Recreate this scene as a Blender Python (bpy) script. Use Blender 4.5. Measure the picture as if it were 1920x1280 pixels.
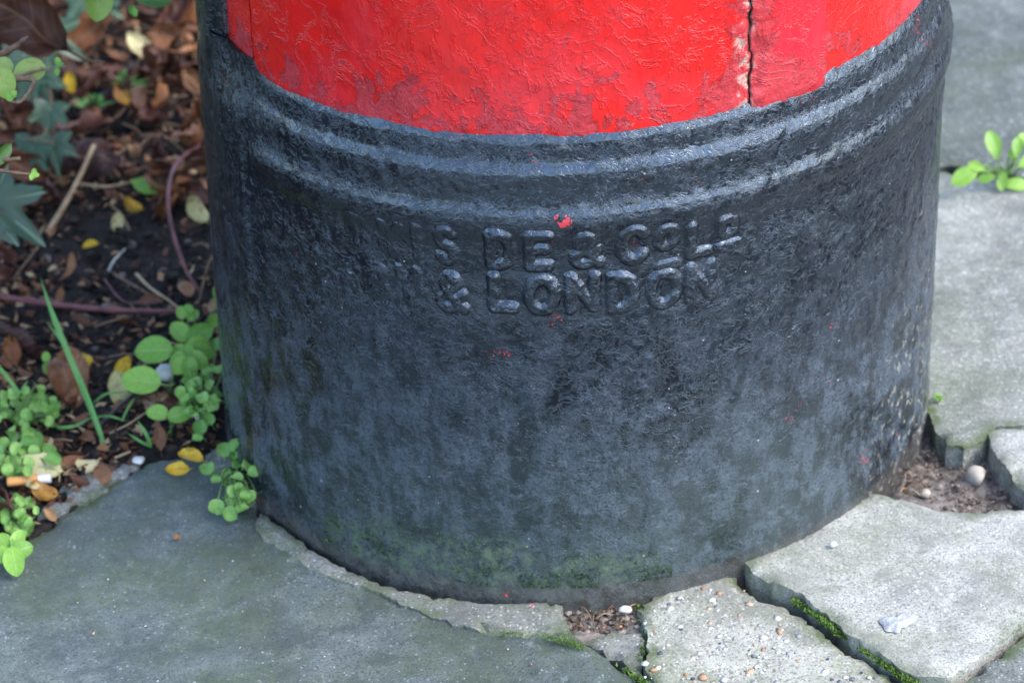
import bpy, bmesh, math, random
import numpy as np
from mathutils import Vector, Matrix, Euler
from mathutils.geometry import delaunay_2d_cdt

random.seed(7); RS = np.random.RandomState(11)
for o in list(bpy.data.objects): bpy.data.objects.remove(o)
S = bpy.context.scene; COL = S.collection
R = math.radians

# ------------------------------------------------------------------ camera
FPX = 6500.0                       # focal length in pixels of a 1920 wide frame
CAM = np.array([0.0, -2.3008, 1.4974])
PITCH, YAW, ROLL = 0.5617, -0.0219, -0.0221
fw = np.array([math.sin(YAW)*math.cos(PITCH), math.cos(YAW)*math.cos(PITCH), -math.sin(PITCH)])
rt0 = np.array([math.cos(YAW), -math.sin(YAW), 0.0]); up0 = np.cross(rt0, fw)
rt = rt0*math.cos(ROLL)+up0*math.sin(ROLL); up = -rt0*math.sin(ROLL)+up0*math.cos(ROLL)
cd = bpy.data.cameras.new('camera'); cam = bpy.data.objects.new('camera', cd); COL.objects.link(cam)
M = Matrix(((rt[0], up[0], -fw[0], CAM[0]), (rt[1], up[1], -fw[1], CAM[1]), (rt[2], up[2], -fw[2], CAM[2]), (0, 0, 0, 1)))
cam.matrix_world = M
cd.sensor_width = 36; cd.lens = FPX/1920*36; cd.clip_start = .05; cd.clip_end = 200
cd.dof.use_dof = True; cd.dof.focus_distance = 2.375; cd.dof.aperture_fstop = 8.0
S.camera = cam

# ------------------------------------------------------------------ sky, sun, exposure
SUN_EL, SUN_AZ = R(50), R(112)     # azimuth measured clockwise from +Y: sun to the right, behind the camera
w = bpy.data.worlds.new('World'); S.world = w; w.use_nodes = True
nt = w.node_tree; bg = nt.nodes['Background']
sky = nt.nodes.new('ShaderNodeTexSky'); sky.sky_type = 'NISHITA'; sky.sun_disc = False
sky.sun_elevation = SUN_EL; sky.sun_rotation = SUN_AZ; sky.air_density = 1.0; sky.dust_density = 2.0; sky.ozone_density = 1.6
nt.links.new(sky.outputs[0], bg.inputs[0]); bg.inputs[1].default_value = .15
sd = bpy.data.lights.new('sun', 'SUN'); sd.energy = .65; sd.angle = R(25); sd.color = (1, .975, .94)
sun = bpy.data.objects.new('sun', sd); COL.objects.link(sun)
dirv = Vector((math.sin(SUN_AZ)*math.cos(SUN_EL), math.cos(SUN_AZ)*math.cos(SUN_EL), math.sin(SUN_EL)))
sun.rotation_euler = dirv.to_track_quat('Z', 'Y').to_euler(); sun.location = dirv*6
S.view_settings.view_transform = 'Standard'; S.view_settings.look = 'None'
S.view_settings.exposure = 2.0; S.view_settings.gamma = 1; S.view_settings.use_curve_mapping = False
S.render.engine = 'CYCLES'; S.cycles.max_bounces = 5; S.cycles.diffuse_bounces = 3; S.cycles.glossy_bounces = 2; S.cycles.caustics_reflective = False; S.cycles.caustics_refractive = False

# ------------------------------------------------------------------ helpers
SL = 0.0416                        # the pavement rises slightly to the right
SH = 0.047
RAD = 0.275
def z0(x): return SL*x
def ray(px, py):
    d = fw+rt*((px-960)/FPX)-up*((py-640)/FPX); return d
def G(px, py, h=0.0):              # photograph pixel -> point h above the sloping pavement
    d = ray(px, py); n = np.array([-SL, 0, 1.0])
    t = (h-CAM@n)/(d@n); return CAM+d*t
def CYL(px, py, r=RAD):            # photograph pixel -> angle and height on the pillar
    d = ray(px, py); a = d[0]**2+d[1]**2; b = 2*(CAM[0]*d[0]+CAM[1]*d[1]); c = CAM[0]**2+CAM[1]**2-r*r
    t = (-b-math.sqrt(max(0, b*b-4*a*c)))/(2*a); p = CAM+d*t
    return math.atan2(p[0], -p[1]), p[2]-SH*p[0]
def PROJ(p):
    d = np.asarray(p)-CAM; z = d@fw; return 960+FPX*(d@rt)/z, 640-FPX*(d@up)/z

def _h(ix, iy, iz, s):
    n = (ix*374761393+iy*668265263+iz*2147483647+s*1274126177) & 0xffffffff
    n = ((n ^ (n >> 13))*1274126177) & 0xffffffff
    n = ((n ^ (n >> 15))*2246822519) & 0xffffffff
    return ((n ^ (n >> 16)) & 0xffff)/32767.5-1.0
def vnoise(x, y, z, s=0):
    x, y, z = np.broadcast_arrays(np.asarray(x, float), np.asarray(y, float), np.asarray(z, float))
    ix, iy, iz = np.floor(x).astype(np.int64), np.floor(y).astype(np.int64), np.floor(z).astype(np.int64)
    f = [a-b for a, b in ((x, ix), (y, iy), (z, iz))]; f = [t*t*t*(t*(t*6-15)+10) for t in f]
    o = 0
    for a in (0, 1):
        for b in (0, 1):
            for c in (0, 1):
                o = o+_h(ix+a, iy+b, iz+c, s)*(f[0] if a else 1-f[0])*(f[1] if b else 1-f[1])*(f[2] if c else 1-f[2])
    return o
def fbm(x, y, z, s=0, octv=4, gain=.5):
    a, o, k = 1.0, 0, 1.0
    for i in range(octv):
        o = o+a*vnoise(x*k, y*k, z*k, s+i*17); a *= gain; k *= 2.03
    return o
def sstep(a, b, x):
    t = np.clip((x-a)/(b-a), 0, 1); return t*t*(3-2*t)

def mesh(name, V, F, smooth=True, attrs=None):
    me = bpy.data.meshes.new(name); me.from_pydata([tuple(v) for v in np.asarray(V, float)], [], F)
    if smooth: me.polygons.foreach_set('use_smooth', [True]*len(me.polygons))
    for k, (typ, data) in (attrs or {}).items():
        at = me.attributes.new(k, typ, 'POINT')
        at.data.foreach_set('value' if typ == 'FLOAT' else 'vector', np.asarray(data, np.float32).ravel())
    me.update(); return me
def obj(name, me, mat=None, parent=None, loc=None, rot=None, scale=None):
    o = bpy.data.objects.new(name, me); COL.objects.link(o)
    if mat is not None and me is not None and len(me.materials) == 0: me.materials.append(mat)
    if parent is not None: o.parent = parent
    if loc is not None: o.location = loc
    if rot is not None: o.rotation_euler = rot
    if scale is not None: o.scale = (scale,)*3 if np.isscalar(scale) else scale
    return o
def empty(name, loc=(0, 0, 0)):
    o = bpy.data.objects.new(name, None); COL.objects.link(o); o.location = loc; o.empty_display_size = .02; return o
def tag(o, label, cat, group=None):
    o['label'] = label; o['category'] = cat
    if group: o['group'] = group
    return o
def grid_faces(nr, nc, off=0, wrap=False):
    i = np.arange(nr-1)[:, None]; j = np.arange(nc if wrap else nc-1)[None]
    j2 = (j+1) % nc
    return (np.stack([i*nc+j, i*nc+j2, (i+1)*nc+j2, (i+1)*nc+j], -1).reshape(-1, 4)+off).tolist()
class MB:
    def __init__(s): s.V = []; s.F = []; s.A = []; s.n = 0
    def add(s, V, F, rnd=0.0):
        V = np.asarray(V, float); s.V.append(V); s.F += [[i+s.n for i in f] for f in F]
        s.A.append(np.full(len(V), rnd)); s.n += len(V)
    def me(s, name, smooth=True): return mesh(name, np.concatenate(s.V), s.F, smooth, {'rnd': ('FLOAT', np.concatenate(s.A))})
def catmull(P, n=6):
    P = [np.asarray(p, float) for p in P]; Q = [2*P[0]-P[1]]+P+[2*P[-1]-P[-2]]; out = []
    for i in range(1, len(Q)-2):
        for t in np.linspace(0, 1, n, endpoint=False):
            a, b, c, d = Q[i-1:i+3]
            out.append(.5*((2*b)+(c-a)*t+(2*a-5*b+4*c-d)*t*t+(3*b-a-3*c+d)*t**3))
    return np.array(out+[P[-1]])
def tube(P, r0, r1=None, sides=7, n=6, wob=.12, knots=0):
    P = catmull(P, n); m = len(P); r1 = r0 if r1 is None else r1; V = []
    up_ = np.array([0, 0, 1.0])
    for i in range(m):
        t = P[min(i+1, m-1)]-P[max(i-1, 0)]; t /= np.linalg.norm(t)+1e-9
        a = np.cross(t, up_); a = a/np.linalg.norm(a) if np.linalg.norm(a) > 1e-3 else np.array([1., 0, 0]); b = np.cross(t, a)
        r = (r0+(r1-r0)*i/(m-1))*(1+wob*RS.uniform(-1, 1)+(.35 if knots and i % knots == knots-1 else 0))
        for k in range(sides):
            an = 2*math.pi*k/sides; V.append(P[i]+r*(a*math.cos(an)+b*math.sin(an)))
    F = grid_faces(m, sides, 0, True); F += [list(range(sides))[::-1], list(range((m-1)*sides, m*sides))]
    return np.array(V), F

# ------------------------------------------------------------------ node helpers
class NT:
    def __init__(s, name):
        s.m = bpy.data.materials.new(name); s.m.use_nodes = True; s.t = s.m.node_tree; s.b = s.t.nodes['Principled BSDF']
    def n(s, typ, **kw):
        x = s.t.nodes.new(typ)
        for k, v in kw.items(): setattr(x, k, v)
        return x
    def put(s, sock, v):
        if hasattr(v, 'node'): s.t.links.new(v, sock)
        elif isinstance(v, (tuple, list)) and len(v) == 3 and sock.type == 'RGBA': sock.default_value = (*v, 1)
        else: sock.default_value = v
    def obj(s): return s.n('ShaderNodeTexCoord').outputs['Object']
    def attr(s, k, out='Fac'): return s.n('ShaderNodeAttribute', attribute_name=k).outputs[out]
    def rnd(s): return s.n('ShaderNodeObjectInfo').outputs['Random']
    def map(s, v, scale=(1, 1, 1), loc=(0, 0, 0)):
        x = s.n('ShaderNodeMapping'); s.put(x.inputs[0], v); x.inputs['Scale'].default_value = scale; x.inputs['Location'].default_value = loc; return x.outputs[0]
    def noise(s, v, scale, detail=3, rough=.55, dist=0, out='Fac'):
        x = s.n('ShaderNodeTexNoise'); s.put(x.inputs['Vector'], v)
        x.inputs['Scale'].default_value = scale; x.inputs['Detail'].default_value = detail; x.inputs['Roughness'].default_value = rough; x.inputs['Distortion'].default_value = dist
        return x.outputs[out]
    def vor(s, v, scale, feature='F1', out='Distance', rnd=1):
        x = s.n('ShaderNodeTexVoronoi', feature=feature); s.put(x.inputs['Vector'], v); x.inputs['Scale'].default_value = scale; x.inputs['Randomness'].default_value = rnd
        return x.outputs[out]
    def ramp(s, f, st, interp='LINEAR'):
        x = s.n('ShaderNodeValToRGB'); s.put(x.inputs[0], f); e = x.color_ramp.elements; x.color_ramp.interpolation = interp
        while len(e) < len(st): e.new(.5)
        for a, (p, c) in zip(e, st): a.position = p; a.color = (c, c, c, 1) if np.isscalar(c) else (*c, 1)
        return x.outputs[0]
    def mix(s, f, a, b, mode='MIX'):
        x = s.n('ShaderNodeMix', data_type='RGBA', blend_type=mode); s.put(x.inputs[0], f); s.put(x.inputs[6], a); s.put(x.inputs[7], b); return x.outputs[2]
    def math(s, op, a, b=0.0, clamp=False):
        x = s.n('ShaderNodeMath', operation=op, use_clamp=clamp); s.put(x.inputs[0], a); s.put(x.inputs[1], b); return x.outputs[0]
    def sep(s, v):
        x = s.n('ShaderNodeSeparateXYZ'); s.put(x.inputs[0], v); return x.outputs
    def rng(s, f, a, b, c=0.0, d=1.0):
        x = s.n('ShaderNodeMapRange', interpolation_type='SMOOTHSTEP'); s.put(x.inputs[0], f)
        for i, v in enumerate((a, b, c, d)): x.inputs[i+1].default_value = v
        return x.outputs[0]
    def bump(s, h, strength, dist, prev=None):
        x = s.n('ShaderNodeBump'); s.put(x.inputs['Height'], h); x.inputs['Strength'].default_value = strength; x.inputs['Distance'].default_value = dist
        if prev is not None: s.put(x.inputs['Normal'], prev)
        return x.outputs[0]
    def done(s, col, rough=.6, nrm=None, spec=None, sub=None, trans=None):
        s.put(s.b.inputs['Base Color'], col); s.put(s.b.inputs['Roughness'], rough)
        if nrm is not None: s.put(s.b.inputs['Normal'], nrm)
        if spec is not None: s.put(s.b.inputs['Specular IOR Level'], spec)
        if trans is not None:
            tr = s.n('ShaderNodeBsdfTranslucent'); s.put(tr.inputs[0], col); mx = s.n('ShaderNodeMixShader'); mx.inputs[0].default_value = trans
            s.t.links.new(s.b.outputs[0], mx.inputs[1]); s.t.links.new(tr.outputs[0], mx.inputs[2]); s.t.links.new(mx.outputs[0], s.t.nodes['Material Output'].inputs[0])
        return s.m

A_FL = math.degrees(CYL(462, 300)[0]); A_DL = math.degrees(CYL(466, 60, .268)[0]); A_H0 = math.degrees(CYL(1412, 110, .268)[0]); A_H1 = math.degrees(CYL(1546, 90, .268)[0]); A_RF = math.degrees(CYL(412, 30, .272)[0])
# ------------------------------------------------------------------ materials
def mat_black():
    k = NT('black_paint'); P = k.obj(); cyl = k.attr('cyl', 'Vector'); th, zz, _ = k.sep(cyl)   # arc length, height
    streak = k.noise(k.map(P, (1, 1, .42)), 62, 4, .65)
    blot = k.noise(P, 36, 4, .7)
    fine = k.noise(P, 480, 4, .75)
    low = k.rng(zz, .30, .07)                                    # road dirt gathers towards the foot
    dust = k.math('MULTIPLY', k.ramp(k.math('ADD', k.math('MULTIPLY', streak, .55), k.math('MULTIPLY', blot, .45)), [(.45, 0.0), (.55, 1.0)]), k.math('ADD', k.math('MULTIPLY', low, .80), .06))
    dust = k.math('MULTIPLY', dust, k.ramp(fine, [(.36, .12), (.6, 1.0)]))
    c = k.mix(dust, (.0022, .0036, .0080), (.066, .086, .115))
    speck_hl = k.math('MULTIPLY', k.ramp(k.noise(P, 330, 4, .8, .8), [(.56, 0), (.66, 1)]), k.ramp(k.noise(P, 40, 3, .6), [(.4, .15), (.62, .75)]))
    c = k.mix(speck_hl, c, (.060, .080, .115))                        # pale chalky specks, with the paint's wrinkle highlights painted into the colour
    # green algae low on the front
    gz = k.math('ADD', k.math('MULTIPLY', k.noise(P, 18, 6, .75), .13), zz)
    green = k.math('MULTIPLY', k.rng(gz, .125, .095), k.rng(k.math('ABSOLUTE', k.math('ADD', th, .075)), .16, .09))
    green = k.math('MULTIPLY', green, k.ramp(k.noise(P, 75, 6, .8), [(.44, 0), (.54, 1.0)]))
    c = k.mix(k.math('MULTIPLY', green, .85), c, k.mix(k.ramp(k.noise(P, 320, 3, .7), [(.4, 0), (.62, 1)]), (.018, .032, .009), (.105, .165, .022)))
    film = k.math('MULTIPLY', k.rng(gz, .26, .10), k.rng(k.math('ABSOLUTE', th), .34, .1))
    c = k.mix(k.math('MULTIPLY', film, .42), c, (.055, .078, .066))
    foot = k.rng(k.math('ADD', zz, k.math('MULTIPLY', k.noise(P, 60, 4, .7), .03)), .034, .022); c = k.mix(k.math('MULTIPLY', foot, .8), c, k.mix(k.noise(P, 260, 3, .7), (.02, .017, .014), (.11, .10, .085)))
    # pale lichen and lime specks to the right foot, white specks all over
    sp = k.vor(P, 170); spc = k.vor(P, 170, out='Color'); r, g_, b_ = k.sep(spc)
    ws = k.math('MULTIPLY', k.math('LESS_THAN', k.math('ADD', sp, k.math('MULTIPLY', k.noise(P, 500, 2), .25)), k.math('ADD', k.math('MULTIPLY', g_, .18), .12)), k.math('GREATER_THAN', r, .95))
    c = k.mix(k.math('MULTIPLY', ws, .55), c, (.5, .53, .55))
    li = k.math('MULTIPLY', k.math('MULTIPLY', k.rng(th, .20, .33), k.rng(zz, .22, .03)), k.ramp(k.noise(P, 150, 4, .75), [(.57, 0), (.63, 1)]))
    c = k.mix(k.math('MULTIPLY', li, .8), c, (.42, .40, .33))
    # red paint spatter
    rs = k.vor(P, 75, out='Color'); rr, rg, rb = k.sep(rs); rd = k.vor(k.mix(.06, P, k.noise(P, 200, 2, out='Color')), 75)
    redm = k.math('MULTIPLY', k.math('LESS_THAN', rd, k.math('MULTIPLY', rg, .22)), k.math('GREATER_THAN', rr, .972))
    t1, z1 = CYL(1062, 408); dd = k.n('ShaderNodeVectorMath', operation='DISTANCE'); k.put(dd.inputs[0], cyl); dd.inputs[1].default_value = (t1*RAD, z1, 0)
    redm = k.math('MAXIMUM', redm, k.math('GREATER_THAN', k.math('SUBTRACT', k.noise(k.map(P, (1, 1, .6)), 190, 2, .6), k.math('MULTIPLY', dd.outputs['Value'], 30.0)), .42))
    c = k.mix(redm, c, (.62, .02, .025))
    # bare rubbed patches on the right
    bare = k.math('MULTIPLY', k.ramp(k.noise(P, 19, 3, .7, .6), [(.69, 0), (.72, 1)]), k.rng(th, .08, .14))
    c = k.mix(k.math('MULTIPLY', bare, .6), c, (.17, .16, .18))
    rough = k.math('ADD', k.math('MULTIPLY', dust, .65), .11, True)
    rough = k.math('MAXIMUM', rough, k.math('MULTIPLY', green, .85))
    # crinkled many-coat paint: smooth gloss broken by patches of fine wrinkles
    rid = k.math('ABSOLUTE', k.math('SUBTRACT', k.noise(P, 85, 4, .6, 1.4), .5)); wr = k.ramp(rid, [(0, 0), (.035, .9), (.2, 1)])
    patch = k.ramp(k.noise(P, 34, 3, .6), [(.42, .1), (.6, 1)])
    r2 = k.math('ABSOLUTE', k.math('SUBTRACT', k.noise(k.map(P, (1, 1, .7)), 210, 3, .6, 1.8), .5)); w2 = k.math('MULTIPLY', k.ramp(r2, [(0, 0), (.05, .9), (.25, 1)]), patch)
    b = k.bump(wr, .40, .0007)
    b = k.bump(w2, .40, .0006, b)
    b = k.bump(k.noise(P, 520, 2, .65), .22, .0005, b)
    b = k.bump(k.noise(P, 60, 3, .6, .4), .25, .0015, b)
    k.b.inputs['IOR'].default_value = 2.02; k.b.inputs['Specular Tint'].default_value = (.70, .84, 1, 1)
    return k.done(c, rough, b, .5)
def mat_red():
    k = NT('red_paint'); P = k.obj(); th, zz, _ = k.sep(k.attr('cyl', 'Vector'))
    edge = k.rng(zz, .445, .376)
    nz = k.noise(k.map(P, (1, 1, .8)), 32, 5, .7, .5)
    m = k.math('ADD', nz, k.math('MULTIPLY', edge, .215))
    TH0 = R(A_H0)*RAD; TH1 = R(A_H1)*RAD
    seam = k.math('ABSOLUTE', k.math('SUBTRACT', th, TH0))
    m = k.math('ADD', m, k.rng(seam, .034, .003, 0, .30)); m = k.math('ADD', m, k.rng(k.math('ABSOLUTE', k.math('SUBTRACT', th, TH1)), .01, .001, 0, .10))
    worn = k.ramp(m, [(.685, 0), (.70, 1)])
    rim = k.math('MULTIPLY', k.ramp(m, [(.672, 0), (.686, 1)]), k.ramp(m, [(.69, 1), (.72, 0)]))
    c = k.mix(k.ramp(k.noise(P, 14, 3), [(.3, 0), (.7, 1)]), (.62, .0095, .009), (.70, .014, .012))
    wc = k.mix(k.noise(P, 240, 4, .75), (.34, .012, .018), (.62, .05, .062))
    c = k.mix(worn, c, wc); c = k.mix(k.math('MULTIPLY', rim, .55), c, (.16, .012, .018))
    cracks = k.math('MULTIPLY', worn, k.ramp(k.math('ABSOLUTE', k.math('SUBTRACT', k.noise(P, 150, 4, .7, 1.0), .5)), [(0, 1), (.025, 0)]))
    c = k.mix(k.math('MULTIPLY', cracks, .6), c, (.09, .015, .02))
    # filler and lichen in the hinge joint and along the lower lip
    lic = k.math('MULTIPLY', k.rng(k.math('ABSOLUTE', k.math('SUBTRACT', th, TH0-.005)), .011, .003), k.ramp(k.noise(P, 60, 4, .75), [(.50, 0), (.56, 1)]))
    lic = k.math('MULTIPLY', lic, k.rng(zz, .52, .45))
    lip = k.math('MULTIPLY', k.rng(zz, .390, .374), k.ramp(k.noise(P, 110, 3, .7), [(.66, 0), (.70, .7)]))
    c = k.mix(k.math('MULTIPLY', k.math('MAXIMUM', lic, lip), .75), c, (.42, .38, .30))
    gr = k.math('MULTIPLY', k.rng(seam, .0022, .0006), k.ramp(k.noise(P, 70, 3), [(.36, 0), (.5, 1)]))
    c = k.mix(gr, c, (.035, .012, .012))
    c = k.mix(k.ramp(k.noise(P, 10, 4, .6), [(.52, 0), (.68, .30)]), c, (.62, .07, .10))
    hs = k.math('MULTIPLY', k.rng(th, TH0+.012, TH0+.02), k.rng(th, TH1, TH1-.002)); c = k.mix(k.math('MULTIPLY', hs, k.math('SUBTRACT', .6, k.math('MULTIPLY', worn, .6))), c, (.62, .022, .045))
    ck = k.math('MULTIPLY', k.ramp(k.math('ABSOLUTE', k.math('SUBTRACT', k.noise(P, 24, 6, .7, .6), .5)), [(0, 1), (.012, 0)]), k.ramp(k.noise(P, 9, 3), [(.46, 0), (.6, .8)]))
    c = k.mix(ck, c, (.36, .012, .02))
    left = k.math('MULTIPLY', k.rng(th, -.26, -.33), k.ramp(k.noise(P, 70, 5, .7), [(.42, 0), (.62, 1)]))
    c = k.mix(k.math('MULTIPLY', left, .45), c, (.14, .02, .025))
    zb = k.rng(th, R(A_DL+4)*RAD, R(A_RF-2)*RAD, .368, .475); blk = k.rng(k.math('SUBTRACT', k.math('ADD', zb, k.math('MULTIPLY', k.math('SUBTRACT', k.noise(P, 45, 4, .7), .5), .05)), zz), -.002, .002)
    c = k.mix(blk, c, (.006, .007, .012))
    rough = k.math('ADD', k.math('MULTIPLY', worn, .28), .17)
    b = k.bump(k.math('SUBTRACT', 1.0, worn), .8, .0014)
    b = k.bump(k.noise(k.map(P, (1, 1, .35)), 160, 4, .65, .3), .5, .0007, b)
    rw = k.math('ABSOLUTE', k.math('SUBTRACT', k.noise(P, 38, 5, .65, .8), .5)); b = k.bump(k.ramp(rw, [(0, 1), (.03, .2), (.15, 0)]), .55, .0012, b)
    b = k.bump(k.noise(k.map(P, (1, 1, .55)), 26, 4, .6, .3), .8, .003, b)
    b = k.bump(k.math('MULTIPLY', worn, k.noise(P, 260, 4, .7)), .8, .0011, b)
    return k.done(c, rough, b, .5)
def mat_slab(name, dark, light, algae=.3, spk=.5, fine=520, green=(.075, .10, .03), spc=(.62, .62, .60), rough=.75):
    k = NT(name); P = k.obj(); e = k.attr('edge')
    big = k.noise(P, 7, 5, .62); md = k.noise(P, 55, 4, .65); fn = k.noise(P, fine, 2, .7)
    c = k.mix(k.ramp(k.math('ADD', k.math('MULTIPLY', big, .6), k.math('MULTIPLY', md, .4)), [(.36, 0), (.62, 1)]), dark, light)
    c = k.mix(k.ramp(fn, [(.36, .8), (.5, 0)]), c, tuple(.42*a for a in dark))
    vc = k.sep(k.vor(P, 430, out='Color')); vd = k.vor(P, 430)
    s1 = k.math('MULTIPLY', k.math('GREATER_THAN', vc[0], 1-.34*spk), k.math('LESS_THAN', vd, .42))
    c = k.mix(k.math('MULTIPLY', s1, .75), c, k.mix(vc[1], spc, tuple(.62*a for a in spc)))
    vc2 = k.sep(k.vor(P, 150, out='Color')); vd2 = k.vor(P, 150)
    s2 = k.math('MULTIPLY', k.math('GREATER_THAN', vc2[0], .975), k.math('LESS_THAN', vd2, k.math('MULTIPLY', vc2[2], .22)))
    c = k.mix(k.math('MULTIPLY', s2, .8), c, (.6, .6, .57))
    stn = k.ramp(k.noise(P, 22, 5, .75, .4), [(.46, 0), (.60, .55)]); c = k.mix(stn, c, tuple(.55*a for a in dark))
    fl = k.ramp(k.noise(k.map(P, (1, .6, 1)), 75, 5, .8), [(.60, 0), (.67, .55)]); c = k.mix(fl, c, tuple(min(.6, 1.5*a) for a in light))
    al = k.math('MULTIPLY', k.ramp(k.noise(P, 11, 4, .65, .5), [(.42, 0), (.64, 1)]), k.ramp(k.noise(P, 210, 3, .7), [(.38, .25), (.6, 1)]))
    c = k.mix(k.math('MULTIPLY', al, algae), c, green)
    em = k.math('MULTIPLY', k.rng(k.math('ADD', e, k.math('MULTIPLY', k.noise(P, 45, 3), .02)), .024, .010), k.ramp(k.noise(P, 26, 3), [(.42, 0), (.6, 1)]))
    c = k.mix(k.math('MULTIPLY', em, min(1, algae*1.3)), c, (.055, .085, .018))
    b = k.bump(fn, .55, .0012); b = k.bump(md, .4, .002, b); b = k.bump(s1, .3, .0006, b)
    return k.done(c, rough, b, .4)
def mat_dead(name, stops, rough=.55, vein=.35, trans=.12):
    k = NT(name); uv = k.sep(k.attr('leafuv', 'Vector')); P = k.obj(); r = k.rnd()
    off = k.n('ShaderNodeVectorMath', operation='ADD'); k.put(off.inputs[0], P)
    cb = k.n('ShaderNodeCombineXYZ'); k.put(cb.inputs[0], k.math('MULTIPLY', r, 37.)); k.t.links.new(cb.outputs[0], off.inputs[1]); Q = off.outputs[0]
    f = k.math('ADD', k.math('MULTIPLY', r, .75), k.math('MULTIPLY', k.noise(Q, 70, 4, .6), .5)); f = k.math('SUBTRACT', f, .12)
    c = k.ramp(f, stops)
    c = k.mix(k.ramp(k.noise(Q, 160, 4, .7), [(.52, 0), (.7, .65)]), c, (.028, .014, .009))
    au = k.math('ABSOLUTE', uv[0])
    rib = k.rng(au, .07, .02)
    sv = k.math('SINE', k.math('MULTIPLY', k.math('SUBTRACT', uv[1], k.math('MULTIPLY', au, .28)), 46.0))
    sv = k.rng(sv, .86, .99); v = k.math('MAXIMUM', rib, k.math('MULTIPLY', sv, .6))
    c = k.mix(k.math('MULTIPLY', v, vein), c, (.34, .22, .12))
    b = k.bump(v, .5, .0006); b = k.bump(k.noise(Q, 220, 3, .6), .35, .001, b)
    return k.done(c, rough, b, .4, trans=trans)
def mat_green(name, a, bcol, veinc=(.25, .33, .2), vein=.2, rough=.42, trans=.25, side=30.0, spots=0.0):
    k = NT(name); uv = k.sep(k.attr('leafuv', 'Vector')); P = k.obj(); r = k.rnd()
    c = k.mix(k.math('ADD', k.math('MULTIPLY', r, .7), k.math('MULTIPLY', k.noise(P, 120, 3), .3)), a, bcol)
    au = k.math('ABSOLUTE', uv[0])
    c = k.mix(k.ramp(k.noise(P, 300, 4, .75), [(.5, 0), (.72, .5)]), c, tuple(.45*q for q in a))
    v = k.rng(au, .09, .02)
    if side: v = k.math('MAXIMUM', v, k.math('MULTIPLY', k.rng(k.math('SINE', k.math('MULTIPLY', k.math('SUBTRACT', uv[1], k.math('MULTIPLY', au, .3)), side)), .9, .995), .55))
    c = k.mix(k.math('MULTIPLY', v, vein), c, veinc)
    if spots: c = k.mix(k.ramp(k.noise(P, 90, 3), [(.55, 0), (.68, spots)]), c, (.30, .20, .05))
    b = k.bump(v, .35, .0005)
    return k.done(c, rough, b, .45, trans=trans)
def mat_ivy():
    k = NT('ivy_leaf_green'); P = k.obj(); r = k.rnd(); v = k.attr('vein'); n = k.noise(P, 110, 4, .65)
    c = k.mix(n, (.022, .062, .036), (.052, .112, .062)); c = k.mix(k.math('MULTIPLY', r, .5), c, (.06, .13, .075))
    c = k.mix(k.math('MULTIPLY', k.rng(v, .55, .95), .85), c, (.25, .36, .22))
    return k.done(c, .38, k.bump(k.math('SUBTRACT', 1.0, v), .3, .001), .5, trans=.08)
def mat_two(name, a, b_, scale=90, rough=.6, bs=.4, bd=.0008, stretch=(1, 1, 1), spec=.35):
    k = NT(name); P = k.map(k.obj(), stretch); n = k.noise(P, scale, 4, .65)
    return k.done(k.mix(k.ramp(n, [(.35, 0), (.65, 1)]), a, b_), rough, k.bump(n, bs, bd), spec)
def mat_stuff(name, stops, rough=.8, scale=200, trans=None):
    k = NT(name); r = k.attr('rnd'); P = k.obj()
    return k.done(k.ramp(k.math('ADD', r, k.math('MULTIPLY', k.math('SUBTRACT', k.noise(P, scale, 2), .5), .12)), stops), rough, k.bump(k.noise(P, scale*2, 3), .4, .0008), .3, trans=trans)

M_black, M_red = mat_black(), mat_red()
M_dark = mat_slab('dark_slab_stone', (.066, .085, .086), (.140, .166, .160), .55, .25, 560, (.075, .105, .040), (.28, .33, .34), .62)
M_light = mat_slab('light_slab_concrete', (.27, .275, .25), (.43, .43, .39), .42, .75, 520, (.17, .20, .095))
M_pebb = mat_slab('worn_slab_concrete', (.25, .255, .215), (.41, .41, .36), .62, .8, 460, (.13, .17, .055))
M_mid = mat_slab('damp_slab_concrete', (.18, .19, .17), (.32, .33, .295), .65, .7, 480, (.10, .125, .065))
M_far = mat_slab('greenish_slab_stone', (.085, .10, .092), (.17, .185, .17), .65, .5, 480, (.07, .09, .04), (.42, .45, .44))  # dark greenish-grey stone of the corner slab and the back slab
M_mort = mat_slab('old_mortar', (.16, .17, .16), (.27, .275, .26), .40, .5, 480, (.10, .13, .035))
M_soil = mat_two('dark_soil', (.007, .006, .0055), (.022, .018, .015), 160, .9, .8, .003)
M_bed = mat_two('joint_dirt', (.018, .015, .012), (.06, .05, .04), 140, .9, .8, .002)
M_pit = mat_two('pit_dirt', (.085, .075, .066), (.23, .205, .185), 150, .9, .8, .003)

# ------------------------------------------------------------------ ground and pavement
def lin(*segs):
    out = []
    for a, b, st in segs: out += list(np.arange(a, b-1e-9, st))
    return np.array(out+[segs[-1][1]])
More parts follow.
